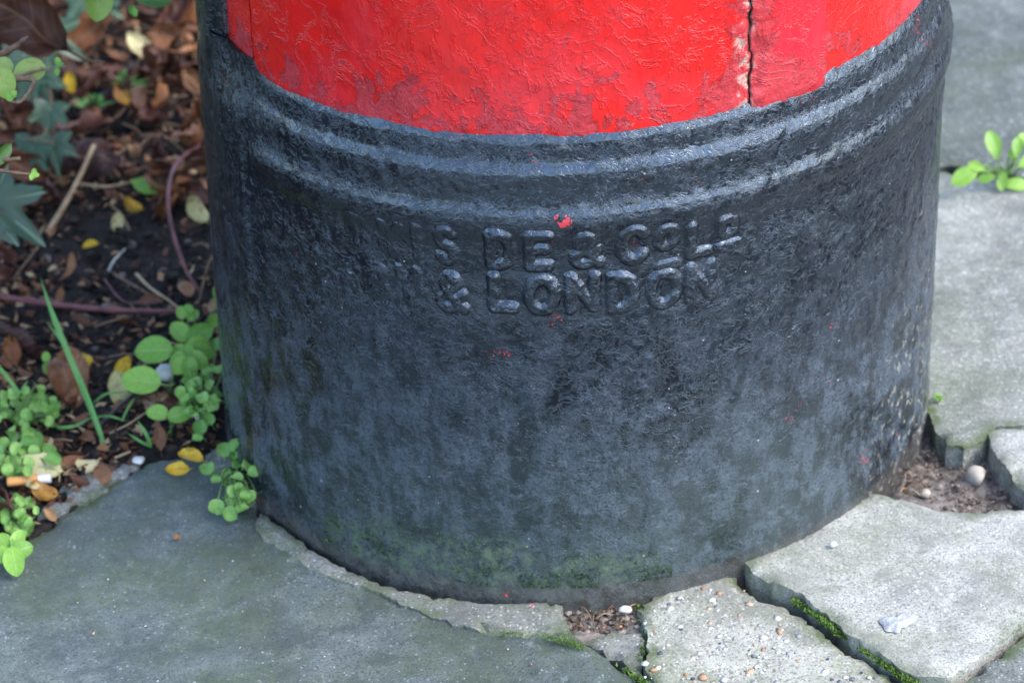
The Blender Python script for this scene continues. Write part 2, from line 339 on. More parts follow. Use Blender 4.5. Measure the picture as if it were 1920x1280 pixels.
# edge of the bed: a line from the lower left to the pillar
EA, EB, EC, ED = G(0, 1046), G(285, 856), G(270, 860), G(430, 846)
def soil_side(x, y):               # > 0 on the planted side
    def side(A, B):
        dx, dy = B[0]-A[0], B[1]-A[1]; return (dx*(y-A[1])-dy*(x-A[0]))/math.hypot(dx, dy)
    return np.minimum(np.maximum(side(EA, EB), side(EC, ED)), -.02-x)
def soil_h(x, y):
    s = soil_side(x, y)
    h = .004*fbm(x*28, y*28, 3, 5, 3)+.0045*np.abs(fbm(x*70, y*70, 9, 6, 3))+.0022*fbm(x*220, y*220, 1, 8, 2)-.006
    return z0(x)+np.where(s > 0, h+.010*sstep(.1, .5, y), -.052)*1.0
xs = lin((-14, -2, 3), (-2, -.56, .12), (-.56, -.12, .0032), (-.12, .2, .04), (.2, 14, 2.3))
ys = lin((-14, -.6, 1.9), (-.6, -.24, .04), (-.24, .75, .0034), (.75, 1.6, .1), (1.6, 20, 2.3))
X, Y = np.meshgrid(xs, ys); Z = soil_h(X, Y)
gr = obj('ground', mesh('ground', np.stack([X, Y, Z], -1).reshape(-1, 3), grid_faces(len(ys), len(xs))), M_soil); gr['kind'] = 'structure'
# bedding of the pavement, seen in the joints and in the broken corner
pitc = G(1815, 890)
xs = lin((-1.2, .1, .05), (.1, .5, .004), (.5, 12, .9)); ys = lin((-12, -.6, .8), (-.6, -.1, .03), (-.1, .25, .004), (.25, 12, .8))
X, Y = np.meshgrid(xs, ys)
Z = z0(X)-.028+.004*fbm(X*30, Y*30, 2, 3, 3)+.0025*fbm(X*110, Y*110, 2, 13, 3)
Z = np.where(soil_side(X, Y) > -.012, z0(X)-.075, Z)
bed = obj('pavement', mesh('pavement', np.stack([X, Y, Z], -1).reshape(-1, 3), grid_faces(len(ys), len(xs))), M_bed); bed['kind'] = 'structure'

def inside(px, py, poly):
    c = np.zeros(px.shape, bool); n = len(poly)
    for i in range(n):
        x1, y1 = poly[i]; x2, y2 = poly[(i+1) % n]
        with np.errstate(divide='ignore', invalid='ignore'):
            c ^= ((y1 > py) != (y2 > py)) & (px < (x2-x1)*(py-y1)/(y2-y1)+x1)
    return c
def bdist(px, py, poly):
    d = np.full(px.shape, 9.0); n = len(poly)
    for i in range(n):
        a = poly[i]; b = poly[(i+1) % n]; ab = b-a; L2 = ab@ab+1e-12
        t = np.clip(((px-a[0])*ab[0]+(py-a[1])*ab[1])/L2, 0, 1)
        d = np.minimum(d, np.hypot(px-a[0]-t*ab[0], py-a[1]-t*ab[1]))
    return d
def slab(name, pix, mat, dz=0.0, thick=.05, jit=.0022, step=.0055, bev=.0035, drop=.0022, amp=.0012, seed=0, parent=None, label=None, tilt=(0, 0), skirt=.03):
    W = [G(*p, dz)[:2] for p in pix]; P = []
    for i, a in enumerate(W):
        b = W[(i+1) % len(W)]; L_ = np.linalg.norm(b-a); m = max(1, int(L_/.0035))
        t = np.arange(m)/m; q = a+(b-a)*t[:, None]; nrm = np.array([-(b-a)[1], (b-a)[0]])/(L_+1e-9)
        k = jit*(.6*fbm(q[:, 0]*38, q[:, 1]*38, seed, seed+3, 2, .5)+.7*fbm(q[:, 0]*170, q[:, 1]*170, seed, seed+7, 3, .7))
        P.append(q+nrm*k[:, None])
    P = np.concatenate(P); lo, hi = P.min(0), P.max(0)
    gx, gy = np.meshgrid(np.arange(lo[0], hi[0], step), np.arange(lo[1], hi[1], step))
    gx = gx.ravel()+RS.uniform(-.2, .2, gx.size)*step; gy = gy.ravel()+RS.uniform(-.2, .2, gy.size)*step
    k = inside(gx, gy, P); gx, gy = gx[k], gy[k]; d = bdist(gx, gy, P); k = d > .0016; gx, gy, d = gx[k], gy[k], d[k]
    pts = np.concatenate([P, np.stack([gx, gy], -1)]); n = len(P)
    v, e, f, ov, oe, of = delaunay_2d_cdt([Vector(p) for p in pts], [], [list(range(n))], 1, 1e-6)
    q = np.array([tuple(p) for p in v]); dd = bdist(q[:, 0], q[:, 1], P)
    chip = .35+2.2*np.clip(-.15+fbm(q[:, 0]*60, q[:, 1]*60, 4, seed, 3), 0, 1)
    z = z0(q[:, 0])+dz+tilt[0]*q[:, 0]+tilt[1]*q[:, 1]-drop*chip*(1-sstep(0, 1, dd/(bev*chip)))+amp*fbm(q[:, 0]*18, q[:, 1]*18, 2, seed+9, 3)+amp*.35*fbm(q[:, 0]*130, q[:, 1]*130, 2, seed+19, 2)
    V = np.column_stack([q, z]); F = [list(t) for t in f]
    V2 = []; ring = [i for i in range(len(ov)) if any(s < n for s in ov[i])]
    idx = {s: i for i in range(len(ov)) for s in ov[i] if s < n}
    low = len(V); order = [idx[s] for s in range(n) if s in idx]; m = len(order)
    sk = []; nring = 4
    for rI in range(1, nring+1):
        zz = thick*rI/nring
        for s in order:
            p = V[s]; dn = .0022*vnoise(p[0]*90, p[1]*90, rI*1.7+seed, 5)+.0008*vnoise(p[0]*260, p[1]*260, rI*2.9+seed, 6)
            sk.append((p[0]+dn, p[1]+dn, p[2]-zz))
    V = np.concatenate([V, np.array(sk)])
    area = sum(P[i][0]*P[(i+1) % n][1]-P[(i+1) % n][0]*P[i][1] for i in range(n))
    rings = [order]+[[low+r*m+i for i in range(m)] for r in range(nring)]
    for a, b in zip(rings[:-1], rings[1:]):
        for i in range(m):
            j = (i+1) % m; F.append([a[i], b[i], b[j], a[j]] if area > 0 else [a[j], b[j], b[i], a[i]])
    F.append(rings[-1][::-1] if area > 0 else rings[-1])
    dd = np.concatenate([dd, np.full(len(sk), skirt)])
    me = mesh(name, V, F, True, {'edge': ('FLOAT', dd)})
    try: me.set_sharp_from_angle(angle=R(50))
    except Exception: pass
    o = obj(name, me, mat, parent)
    if label: o['label'] = label
    return o
# the collar of the pillar, in photograph pixels, from left to right
slab('paving_slab', [(-60, 1096), (0, 1052), (100, 980), (200, 914), (284, 866), (345, 857), (400, 862), (440, 890), (476, 958), (543, 1018), (618, 1062), (738, 1112), (900, 1136), (1052, 1146), (1066, 1182), (1112, 1216), (1160, 1250), (1225, 1300), (1300, 1420), (500, 1650), (-300, 1500)],
     M_dark, -.001, jit=.0016, seed=1, parent=bed, amp=.0014, label='large dark grey-green slab with a lighter worn rim')
slab('mortar_collar', [(490, 953), (554, 1008), (622, 1052), (738, 1101), (900, 1128), (1052, 1126), (1058, 1150), (1066, 1178), (1020, 1192), (930, 1186), (850, 1166), (770, 1136), (690, 1104), (600, 1072), (530, 1034), (462, 968)],
     M_mort, .0026, thick=.03, jit=.002, step=.004, bev=.012, drop=.003, seed=2, parent=bed, label='pale strip of old mortar against the black base')
slab('paving_fragment', [(1090, 1196), (1120, 1190), (1150, 1184), (1198, 1178), (1206, 1210), (1202, 1240), (1204, 1266), (1165, 1244), (1120, 1213)], M_mort, -.006, jit=.003, step=.004, seed=3, parent=bed, label='small wedge of grey slab in the joint')
slab('paving_slab', [(1196, 1138), (1240, 1104), (1300, 1085), (1378, 1064), (1392, 1090), (1424, 1120), (1474, 1138), (1522, 1172), (1582, 1216), (1640, 1254), (1680, 1276), (1740, 1320), (1500, 1420), (1270, 1330), (1222, 1272), (1208, 1240), (1216, 1186)],
     M_pebb, -.001, bev=.0025, drop=.0018, jit=.003, seed=4, parent=bed, label='broken slab with pebbles showing in its worn top')
slab('paving_slab', [(1396, 1052), (1420, 1030), (1530, 985), (1640, 925), (1680, 936), (1700, 940), (1760, 952), (1830, 962), (1940, 952), (2300, 920), (2300, 1000), (1940, 1146), (1850, 1214), (1778, 1266), (1722, 1266), (1690, 1250), (1590, 1184), (1500, 1112), (1430, 1084), (1406, 1068)],
     M_light, .008, bev=.0025, drop=.0018, jit=.0022, skirt=.004, seed=5, parent=bed, label='pale broken slab with a raised mossy edge')
slab('paving_slab', [(1940, 1172), (2300, 1022), (2600, 1200), (2000, 1600), (1760, 1340), (1740, 1304), (1800, 1286), (1866, 1238)], M_far, .002, jit=.002, seed=6, parent=bed, label='bluish slab corner beyond the straight joint')
slab('paving_slab', [(1540, 330), (1700, 326), (1775, 318), (1850, 330), (1990, 352), (2300, 380), (2300, 830), (1990, 800), (1912, 797), (1868, 800), (1846, 818), (1808, 836), (1776, 826), (1754, 804), (1744, 772), (1600, 700)],
     M_mid, .006, bev=.003, drop=.0022, jit=.0018, seed=7, parent=bed, label='damp grey slab with a broken front corner')
slab('paving_slab', [(1400, 300), (1700, 312), (1776, 306), (1850, 318), (1990, 340), (2300, 366), (2300, -260), (1300, -260)], M_far, .005, jit=.002, step=.008, seed=8, parent=bed, label='darker greenish slab behind the weed')
slab('paving_fragment', [(1856, 812), (1880, 802), (1915, 800), (1990, 806), (2200, 840), (2200, 915), (1990, 948), (1925, 914), (1890, 874), (1862, 838)], M_light, .008, jit=.002, step=.004, seed=9, parent=bed, label='chipped pale slab corner beside the dirt hole')
# the pavement goes on outside the picture
SPB = [(-1.15, -1.12, -.55, -.62), (-.53, -1.12, .10, -.62), (.12, -1.12, .75, -.62), (-1.15, -1.78, -.4, -1.14), (-.38, -1.78, .35, -1.14), (.37, -1.78, 1.1, -1.14), (.62, -.58, 1.25, .0), (.62, .02, 1.25, .7)]
for (a, b, c, d) in SPB:
    bm = bmesh.new(); bmesh.ops.create_cube(bm, size=1)
    for v in bm.verts: v.co = ((a+c)/2+v.co.x*(c-a-.012), (b+d)/2+v.co.y*(d-b-.012), v.co.z*.05-.025); v.co.z += z0(v.co.x)+RS.uniform(-.001, .001)
    bmesh.ops.bevel(bm, geom=bm.edges[:], offset=.004, segments=2, affect='EDGES')
    me = bpy.data.meshes.new('paving_slab'); bm.to_mesh(me); bm.free(); me.attributes.new('edge', 'FLOAT', 'POINT').data.foreach_set('value', [.1]*len(me.vertices))
    obj('paving_slab', me, M_mid, bed)
# pebbles set into the worn slab
def ico(sub=1):
    bm = bmesh.new(); bmesh.ops.create_icosphere(bm, subdivisions=sub, radius=1); V = np.array([v.co[:] for v in bm.verts]); F = [[v.index for v in f.verts] for f in bm.faces]; bm.free(); return V, F
IV, IF = ico(1); IV2, IF2 = ico(2)
def stone(mb, p, r, rnd=None, flat=.6, hi=False):
    V, F = (IV2, IF2) if hi else (IV, IF)
    s = np.array([RS.uniform(.7, 1.3), RS.uniform(.7, 1.2), flat])*r; a = RS.uniform(0, 6.28)
    q = V*(1+.30*fbm(V[:, 0]*1.6+p[0]*900, V[:, 1]*1.4+p[1]*900, V[:, 2]*1.4, 2, 2))[:, None]*s
    c, s_ = math.cos(a), math.sin(a); q = np.column_stack([q[:, 0]*c-q[:, 1]*s_, q[:, 0]*s_+q[:, 1]*c, q[:, 2]])
    mb.add(q+np.asarray(p), F, RS.uniform(0, 1) if rnd is None else rnd)
M_peb = mat_stuff('pebble_stone', [(0, (.30, .16, .09)), (.12, (.42, .30, .19)), (.3, (.46, .44, .40)), (.62, (.58, .58, .55)), (.86, (.30, .31, .31)), (.95, (.05, .06, .10))], .55)
mb = MB()
for i in range(330):
    px, py = RS.uniform(1205, 1660), RS.uniform(1085, 1285)
    if py < 1140-(px-1200)*.36+4 or py > 1090+(px-1400)*.62+40 and False: continue
    if px > 1370 and py < 1100+(px-1385)*.66: continue
    if py < 1100 and RS.rand() < .8: continue
    p = G(px, py, -.0009); stone(mb, p, RS.choice([.0008, .0014, .0022, .0034], p=[.38, .32, .20, .10]), None, .35)
pb = obj('exposed_pebbles', mb.me('exposed_pebbles'), M_peb, bed); pb['kind'] = 'stuff'

# ------------------------------------------------------------------ pillar box
pillar = empty('pillar_box', (0, 0, 0))
tag(pillar, 'old red cast iron pillar post box with black painted base and raised lettering', 'post box')
PZ = np.array([-.12, .0, .15, .25, .288, .296, .302, .308, .314, .319, .3235, .328, .332, .337, .343, .349, .3535, .3575, .361, .365, .370, .375, .386])
PR = np.array([.2752, .2752, .2750, .2750, .2751, .2755, .2766, .2782, .2793, .2796, .2786, .2768, .2757, .2752, .2752, .2753, .2747, .2730, .2713, .2704, .2700, .2690, .2640])
def plinth_r(th, z):
    fade = sstep(R(A_FL), R(A_FL+6), th)                 # mouldings die out at the rear flange
    A_RF = math.degrees(CYL(412, 30, .272)[0])
    flat = .2756-.0078*sstep(.338, .378, z)*sstep(R(A_RF-3), R(A_RF+2), th)
    r = flat*(1-fade)+np.interp(z, PZ, PR)*fade
    r = r+.0026*(1-sstep(R(A_FL-.6), R(A_FL+.4), th))*(1-.85*sstep(.33, .36, z))     # flange of the rear casting stands proud
    x = th*RAD
    mol = sstep(.29, .31, z)*.6+.4
    r = r+.00065*(1-.6*sstep(.29, .31, z))*fbm(x*34, z*34, 1.5, 21, 4, .55)+.00035*fbm(x*120, z*95, 5.5, 31, 3, .6)*(1.1)
    r = r+.0006*sstep(.1, .5, fbm(x*46, z*13, 8.2, 41, 3))
    r = r-.0016*np.exp(-((x-.150-.006*np.sin(z*90))/.0016)**2)*sstep(.30, .32, z)   # crack across the moulding
    return r
def cylpt(th, z, r): return np.stack([r*np.sin(th), -r*np.cos(th), z+SH*r*np.sin(th)], -1)
ths = R(1)*lin((-180, -112, 2.5), (-112, 104, .36), (104, 177.5, 2.5))
zs = lin((-.12, -.03, .02), (-.03, .285, .0018), (.285, .378, .0011), (.378, .386, .002))
T, ZZ = np.meshgrid(ths, zs)
Rr = plinth_r(T, ZZ); V = cylpt(T, ZZ, Rr).reshape(-1, 3)
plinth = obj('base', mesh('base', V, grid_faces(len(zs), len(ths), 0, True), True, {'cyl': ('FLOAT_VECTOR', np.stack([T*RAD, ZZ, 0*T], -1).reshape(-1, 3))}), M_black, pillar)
plinth['label'] = 'black painted cast iron base with double moulding'
# black rear strip that climbs past the mouldings
def shell(name, a0, a1, zl, zt, rfun, mat, zstep=.0022, astep=.4, parent=pillar):
    th = R(1)*np.append(np.arange(a0, a1-1e-6, astep), a1); z = np.append(np.arange(zl, .52, zstep), lin((.52, zt, .04)))
    T, ZZ = np.meshgrid(th, z); Rr = rfun(T, ZZ); n1, n2 = len(z), len(th)
    TW = .010*np.exp(-((T-R(A_H0))/.09)**2)*fbm(ZZ*38, 0*ZZ, 3, 91, 4, .6)
    T0 = T; T = T+TW
    A = cylpt(T, ZZ, Rr).reshape(-1, 3); B = cylpt(T, ZZ, Rr-.012).reshape(-1, 3); N = len(A)
    F = grid_faces(n1, n2)+[f[::-1] for f in grid_faces(n1, n2, N)]
    per = list(range(n2))+[i*n2+n2-1 for i in range(1, n1)]+[(n1-1)*n2+j for j in range(n2-2, -1, -1)]+[i*n2 for i in range(n1-2, 0, -1)]
    m = len(per); F += [[per[(i+1) % m], per[i], per[i]+N, per[(i+1) % m]+N] for i in range(m)]
    at = np.stack([T0*RAD, ZZ, 0*T], -1).reshape(-1, 3)
    me = mesh(name, np.concatenate([A, B]), F, True, {'cyl': ('FLOAT_VECTOR', np.concatenate([at, at]))}); me.set_sharp_from_angle(angle=R(55))
    return obj(name, me, mat, parent)
def rednoise(T, Z): x = T*RAD; return .0005*fbm(x*22, Z*22, 1, 61, 4)+.00025*fbm(x*90, Z*90, 1, 65, 3)
BR = .2672
def r_door(T, Z):
    return r_door0(T, Z)+crust(T, Z)
def r_door0(T, Z):
    x = T*RAD; e = np.minimum(x-R(A_DL)*RAD, R(A_H0-.04)*RAD-x); rag = .0012*fbm(Z*60, 0, 0, 71, 3)
    return BR+rednoise(T, Z)-.0022*(1-sstep(.000, .009, e+3*rag))-.0012*(1-sstep(.374, .380, Z))
def crust(T, Z):
    x = T*RAD; d = np.abs(x-R(A_H0)*RAD+.004); m_ = sstep(.024, .004, d+.010*fbm(x*60, Z*45, 2, 95, 3)) if False else 1-sstep(.004, .020, d+.008*fbm(x*60, Z*45, 2, 95, 3))
    return m_*(.0012*fbm(x*150, Z*150, 4, 97, 4, .6)+.0007)
def r_hinge(T, Z):
    x = T*RAD; e = np.minimum(x-R(A_H0+.04)*RAD, R(A_H1)*RAD-x); rag = .0016*fbm(Z*60, 4, 0, 75, 3)
    return BR+.0022+crust(T, Z)+rednoise(T, Z)-.0032*(1-sstep(0, .011, x-R(A_H0+.04)*RAD+2.5*rag))-.0012*(1-sstep(.374, .380, Z))
def r_body(T, Z): return BR-.0010+rednoise(T, Z)-.0012*(1-sstep(.374, .380, Z))
shell('door', A_DL+.1, A_H0-.04, .374, 1.22, r_door, M_red)['label'] = 'red painted door panel with flaking lower edge'
shell('hinge_strip', A_H0+.04, A_H1-.1, .374, 1.22, r_hinge, M_red)
shell('body', A_H1+.1, 360+A_DL-.1, .374, 1.22, r_body, M_red, astep=.6)
A_RF = math.degrees(CYL(412, 30, .272)[0])
def r_rear(T, Z): return .2742+.0026*sstep(.30, .36, Z)+rednoise(T, Z)*1.6-.0075*sstep(R(A_RF-5), R(A_RF-.5), T)
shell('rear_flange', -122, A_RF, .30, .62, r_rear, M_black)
# cap on top, above the picture
cp = [(.0, 1.40), (.08, 1.395), (.16, 1.375), (.23, 1.335), (.285, 1.285), (.30, 1.265), (.30, 1.245), (.285, 1.235), (.275, 1.215), (.24, 1.215)]
T = np.linspace(0, 2*math.pi, 96, endpoint=False); V = np.concatenate([cylpt(T, np.full(96, z), np.full(96, max(r, .001))) for r, z in cp])
obj('cap', mesh('cap', V, grid_faces(len(cp), 96, 0, True), True, {'cyl': ('FLOAT_VECTOR', np.tile((.5, 1.2, 0), (len(V), 1)))}), M_red, pillar)

# raised lettering, cast into the base and thick with paint
def arc(cx, cy, rx, ry, a0, a1, n=14):
    a = np.radians(np.linspace(a0, a1, n)); return [(cx+rx*math.cos(t), cy+ry*math.sin(t)) for t in a]
GL = {
 'L': [[(.08, 1), (.08, 0), (.85, 0)]], 'E': [[(.85, 1), (.08, 1), (.08, 0), (.85, 0)], [(.08, .52), (.7, .52)]],
 'D': [[(.08, 0), (.08, 1), (.4, 1)]+arc(.4, .5, .5, .5, 90, -90)+[(.08, 0)]], 'O': [arc(.5, .5, .46, .5, 0, 360, 26)],
 'N': [[(.06, 0), (.06, 1), (.94, 0), (.94, 1)]], 'C': [arc(.52, .5, .46, .5, 42, 318, 20)], 'I': [[(.5, 0), (.5, 1)]],
 'S': [arc(.48, .74, .38, .26, 35, 270, 12)+arc(.48, .25, .40, .25, 88, -145, 12)], 'Y': [[(.04, 1), (.5, .5), (.96, 1)], [(.5, .5), (.5, 0)]],
 'H': [[(.08, 0), (.08, 1)], [(.92, 0), (.92, 1)], [(.08, .5), (.92, .5)]], 'A': [[(.0, 0), (.5, 1), (1, 0)], [(.2, .36), (.8, .36)]],
 'R': [[(.08, 0), (.08, 1), (.5, 1)]+arc(.5, .74, .36, .26, 90, -90)+[(.08, .48)], [(.5, .48), (.92, 0)]],
 'B': [[(.08, 0), (.08, 1), (.5, 1)]+arc(.5, .75, .33, .25, 90, -90)+[(.08, .5)], [(.5, .5)]+arc(.5, .25, .40, .25, 90, -90)+[(.08, 0)]],
 '&': [[(.98, 0), (.24, .66)]+arc(.44, .80, .24, .20, 200, -20, 12)+[(.60, .66), (.20, .38)]+arc(.40, .22, .33, .22, 150, 330, 10)+[(.90, .46)]],
 '_': [[(0, 0), (1, 0)]]}
def letter(ch, px, py, wpx=56, hpx=72, amp=1.0, stroke=.0036, rot=0.0):
    th0, zc = CYL(px, py); wd, ht = wpx/2742*max(.62, math.cos(th0))**-.4*.80, hpx/2320*.80
    s = .0007; mar = .006; u = np.arange(-wd/2-mar, wd/2+mar, s); v = np.arange(-ht/2-mar, ht/2+mar, s); U, W = np.meshgrid(u, v)
    c, sn = math.cos(rot), math.sin(rot); Ur, Wr = U*c+W*sn, -U*sn+W*c; Uo, Wo = Ur+.0005*fbm(U*160, W*160, th0*50, 3, 2), Wr+.0005*fbm(U*160, W*160, th0*50, 9, 2)
    d = np.full(U.shape, 9.0)
    for pl in GL[ch]:
        for (ax, ay), (bx, by) in zip(pl[:-1], pl[1:]):
            a = np.array([(ax-.5)*wd, (ay-.5)*ht]); b = np.array([(bx-.5)*wd, (by-.5)*ht]); ab = b-a; t = np.clip(((Uo-a[0])*ab[0]+(Wo-a[1])*ab[1])/(ab@ab+1e-12), 0, 1)
            d = np.minimum(d, np.hypot(Uo-a[0]-t*ab[0], Wo-a[1]-t*ab[1]))
    h = (.0029*amp)*(1-sstep(stroke*.45, stroke*1.75, d))*(1+.22*fbm(U*130, W*130, th0*30, 77, 3))-.00035
    T_, Z_ = th0+U/RAD, zc+W
    V = cylpt(T_, Z_, plinth_r(T_, Z_)+h).reshape(-1, 3); hf = h.ravel(); F = [f for f in grid_faces(*U.shape) if max(hf[i] for i in f) > -.0003]
    used = sorted({i for f in F for i in f}); mp = {o: i for i, o in enumerate(used)}
    at = np.stack([T_*RAD, Z_, 0*Z_], -1).reshape(-1, 3)
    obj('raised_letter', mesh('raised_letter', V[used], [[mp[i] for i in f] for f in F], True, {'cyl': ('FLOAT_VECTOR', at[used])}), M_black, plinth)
for a in [('H', 520, 395, 40, 66, .25), ('A', 568, 410, 42, 66, .25), ('N', 622, 422, 46, 68, .3), ('D', 676, 433, 46, 68, .32), ('Y', 735, 446, 50, 70, .5), ('S', 838, 458, 46, 72, .75), ('I', 783, 452, 30, 70, .5), ('D', 940, 466, 58, 74, 1.0), ('E', 1012, 468, 56, 72, 1.0),
          ('&', 1100, 466, 62, 66, .95), ('C', 1187, 458, 62, 72, 1.0), ('O', 1249, 443, 40, 44, .9), ('_', 1254, 492, 40, 10, .5), ('L', 1312, 446, 52, 66, .9), ('D', 1364, 423, 40, 36, .95), ('_', 1366, 455, 40, 10, .7),
          ('D', 560, 492, 40, 64, .22), ('E', 610, 505, 40, 66, .25), ('R', 660, 517, 42, 66, .3), ('B', 710, 526, 44, 68, .32), ('Y', 765, 535, 50, 70, .5), ('&', 848, 547, 62, 74, .9),
          ('L', 946, 548, 62, 70, 1.0), ('O', 1016, 553, 66, 72, 1.0), ('N', 1092, 548, 62, 72, 1.0), ('D', 1168, 548, 60, 74, 1.0), ('O', 1245, 540, 66, 72, 1.0), ('N', 1314, 527, 60, 70, .8)]:
    if a[0] == 'S': pass
    letter(*a)

# ------------------------------------------------------------------ leaves, twigs and weeds
def leaf_mesh(name, L, W, a=1.0, b=.8, cx=0.0, cy=0.0, crum=.0, serr=0.0, seed=0, nu=7, nv=12, stalk=.15, tip=0.0):
    u = np.linspace(-1, 1, nu); v = np.linspace(0, 1, nv); U, Vv = np.meshgrid(u, v)
    wv = np.sin(np.pi*np.clip(Vv, .0, 1)**a)**b
    if tip: wv = wv*(1-tip*sstep(.72, 1, Vv))
    hw = W/2*np.maximum(wv, .012)*(1+serr*np.where(np.arange(nv) % 2, 1, -1)[:, None]*np.abs(U)**3)
    xf, yf = U*hw, Vv*L
    nz = crum*L*fbm(U*1.1+seed, Vv*2.2+seed*3.1, seed*.7, seed, 3)
    k = cx/(W/2)                        # curl across
    if abs(k) > 1e-6: x = np.sin(k*xf)/k; z = (1-np.cos(k*xf))/k
    else: x, z = xf, 0*xf
    z = z+nz; kk = cy/L
    if abs(kk) > 1e-6:
        y = np.sin(kk*yf)/kk-z*np.sin(kk*yf); z = (1-np.cos(kk*yf))/kk+z*np.cos(kk*yf)
    else: y = yf
    x = x+.3*crum*L*fbm(U+5, Vv*2+seed, 3, seed+4, 2)
    V = np.stack([x, y, z], -1).reshape(-1, 3)-np.array([0, L/2, 0]); F = grid_faces(nv, nu); uv = np.stack([U, Vv, 0*U], -1).reshape(-1, 3)
    if stalk:
        base = V[:nu].mean(0); sv, sf = tube([base+(0, .01*L, 0), base+(0, -stalk*L*.5, -.03*L), base+(.04*L, -stalk*L, .0)], L*.012, L*.010, 5, 3)
        F += [[i+len(V) for i in f] for f in sf]; V = np.concatenate([V, sv]); uv = np.concatenate([uv, np.tile((0, 0, 0), (len(sv), 1))])
    return mesh(name, V, F, True, {'leafuv': ('FLOAT_VECTOR', uv)})
def orient(az, tx, ty=0.0): return Matrix.Rotation(tx, 3, 'X') @ Matrix.Rotation(ty, 3, 'Y') @ Matrix.Rotation(az, 3, 'Z')
def put(o, p, Mr, s=1.0):
    o.matrix_world = Matrix.Translation(Vector(p)) @ (Mr.to_4x4()) @ Matrix.Scale(s, 4)
M_brown = mat_dead('dead_leaf_brown', [(.05, (.045, .016, .010)), (.3, (.10, .036, .018)), (.55, (.17, .066, .028)), (.78, (.27, .115, .048)), (1, (.15, .045, .022))])
M_purple = mat_dead('dead_leaf_purple', [(.1, (.034, .012, .012)), (.5, (.078, .028, .024)), (.9, (.14, .055, .04))])
M_tan = mat_dead('dead_leaf_tan', [(.1, (.13, .055, .025)), (.45, (.30, .14, .06)), (.75, (.42, .25, .12)), (1, (.52, .40, .22))], trans=.2)
M_yel = mat_dead('fallen_leaf_yellow', [(.1, (.70, .45, .02)), (.42, (.78, .52, .03)), (.6, (.55, .30, .04)), (.8, (.22, .07, .02))], .45, .15, .25)
M_cream = mat_dead('fallen_leaf_cream', [(.1, (.55, .50, .20)), (.5, (.74, .68, .36)), (1, (.62, .50, .28))], .5, .2, .25)
M_weed = mat_green('weed_leaf', (.10, .28, .03), (.30, .54, .08), (.36, .55, .20), .5, .38, .25)
M_weedp = mat_green('cress_leaf', (.13, .33, .06), (.38, .62, .17), (.3, .45, .16), .2, .45, .3, 0)
M_lime = mat_green('shrub_leaf_lime', (.25, .42, .06), (.42, .50, .17), (.5, .55, .25), .2, .4, .35, 26.0, .25)
M_shrub = mat_green('shrub_leaf_green', (.035, .11, .02), (.10, .24, .04), (.2, .3, .1), .2, .35, .25)
M_grass = mat_green('grass_blade', (.10, .30, .07), (.18, .42, .11), (.2, .4, .12), .4, .4, .3, 0)
M_ivy = mat_ivy()
M_stem = mat_two('stem_green', (.10, .22, .05), (.16, .25, .08), 90, .5)
M_twig = mat_two('twig_brown', (.10, .06, .035), (.24, .16, .10), 120, .75, .5, .0008)
M_straw = mat_two('straw', (.25, .17, .09), (.42, .31, .19), 60, .6, .4, .0006, (1, 1, 1))
M_root = mat_two('purple_runner', (.10, .035, .040), (.20, .075, .075), 70, .5)

def soil_at(x, y): return float(soil_h(np.array(x), np.array(y)))
# fine crumbs and chips covering the bed
SX0, SX1, SY0, SY1 = -.54, -.10, -.20, .78
def scatter():
    while True:
        x, y = RS.uniform(SX0, SX1), RS.uniform(SY0, SY1)
        q = PROJ((x, y, z0(x)))
        if soil_side(np.array(x), np.array(y)) > .006 and math.hypot(x, y) > .283 and q[0] < 425 and q[1] > -90: return x, y, q
mb = MB(); OV, OF = IV, IF
for i in range(3000):
    x, y, q = scatter(); r = abs(RS.normal(0, .0022))+.0008
    stone(mb, (x, y, soil_at(x, y)+r*.3), r, RS.uniform(0, 1), .8)
cr = obj('soil_crumbs', mb.me('soil_crumbs', False), mat_stuff('soil_crumb', [(0, (.007, .006, .005)), (.6, (.022, .018, .015)), (.93, (.045, .036, .028)), (.97, (.16, .14, .12))], .9)); cr['kind'] = 'stuff'
tag(cr, 'dark crumbly soil with small clods and grit', 'soil')
mb = MB()
for i in range(4200):
    x, y, (qx, qy) = scatter()
    if 400 < qy < 575 and qx > 120 and RS.rand() < .72: continue
    L = RS.uniform(.003, .014); W_ = L*RS.uniform(.12, .7); a = RS.uniform(0, 6.28); c, s = math.cos(a), math.sin(a)
    P = np.array([(-L/2, 0, 0), (-.1*L, W_/2, RS.normal(0, .12)*L), (L/2, .1*W_, RS.normal(0, .15)*L), (.05*L, -W_/2, 0), (-.02*L, 0, RS.uniform(-.1, .25)*L)])
    P = np.column_stack([P[:, 0]*c-P[:, 1]*s, P[:, 0]*s+P[:, 1]*c, P[:, 2]])
    P[:, 2] += P[:, 0]*RS.normal(0, .4)+P[:, 1]*RS.normal(0, .4)
    mb.add(P+(x, y, soil_at(x, y)+.003+(RS.uniform(0, .006) if qy < 400 else RS.uniform(0, .003))), [[0, 1, 4], [1, 2, 4], [2, 3, 4], [3, 0, 4]], RS.uniform(0, 1))
lt = obj('leaf_litter', mb.me('leaf_litter', False), mat_stuff('litter_chips', [(0, (.018, .008, .006)), (.35, (.055, .022, .012)), (.7, (.15, .062, .028)), (.9, (.34, .21, .11)), (1, (.45, .36, .2))], .7)); lt['kind'] = 'stuff'
tag(lt, 'crumbled brown leaf bits and needles strewn over the soil', 'leaf litter')

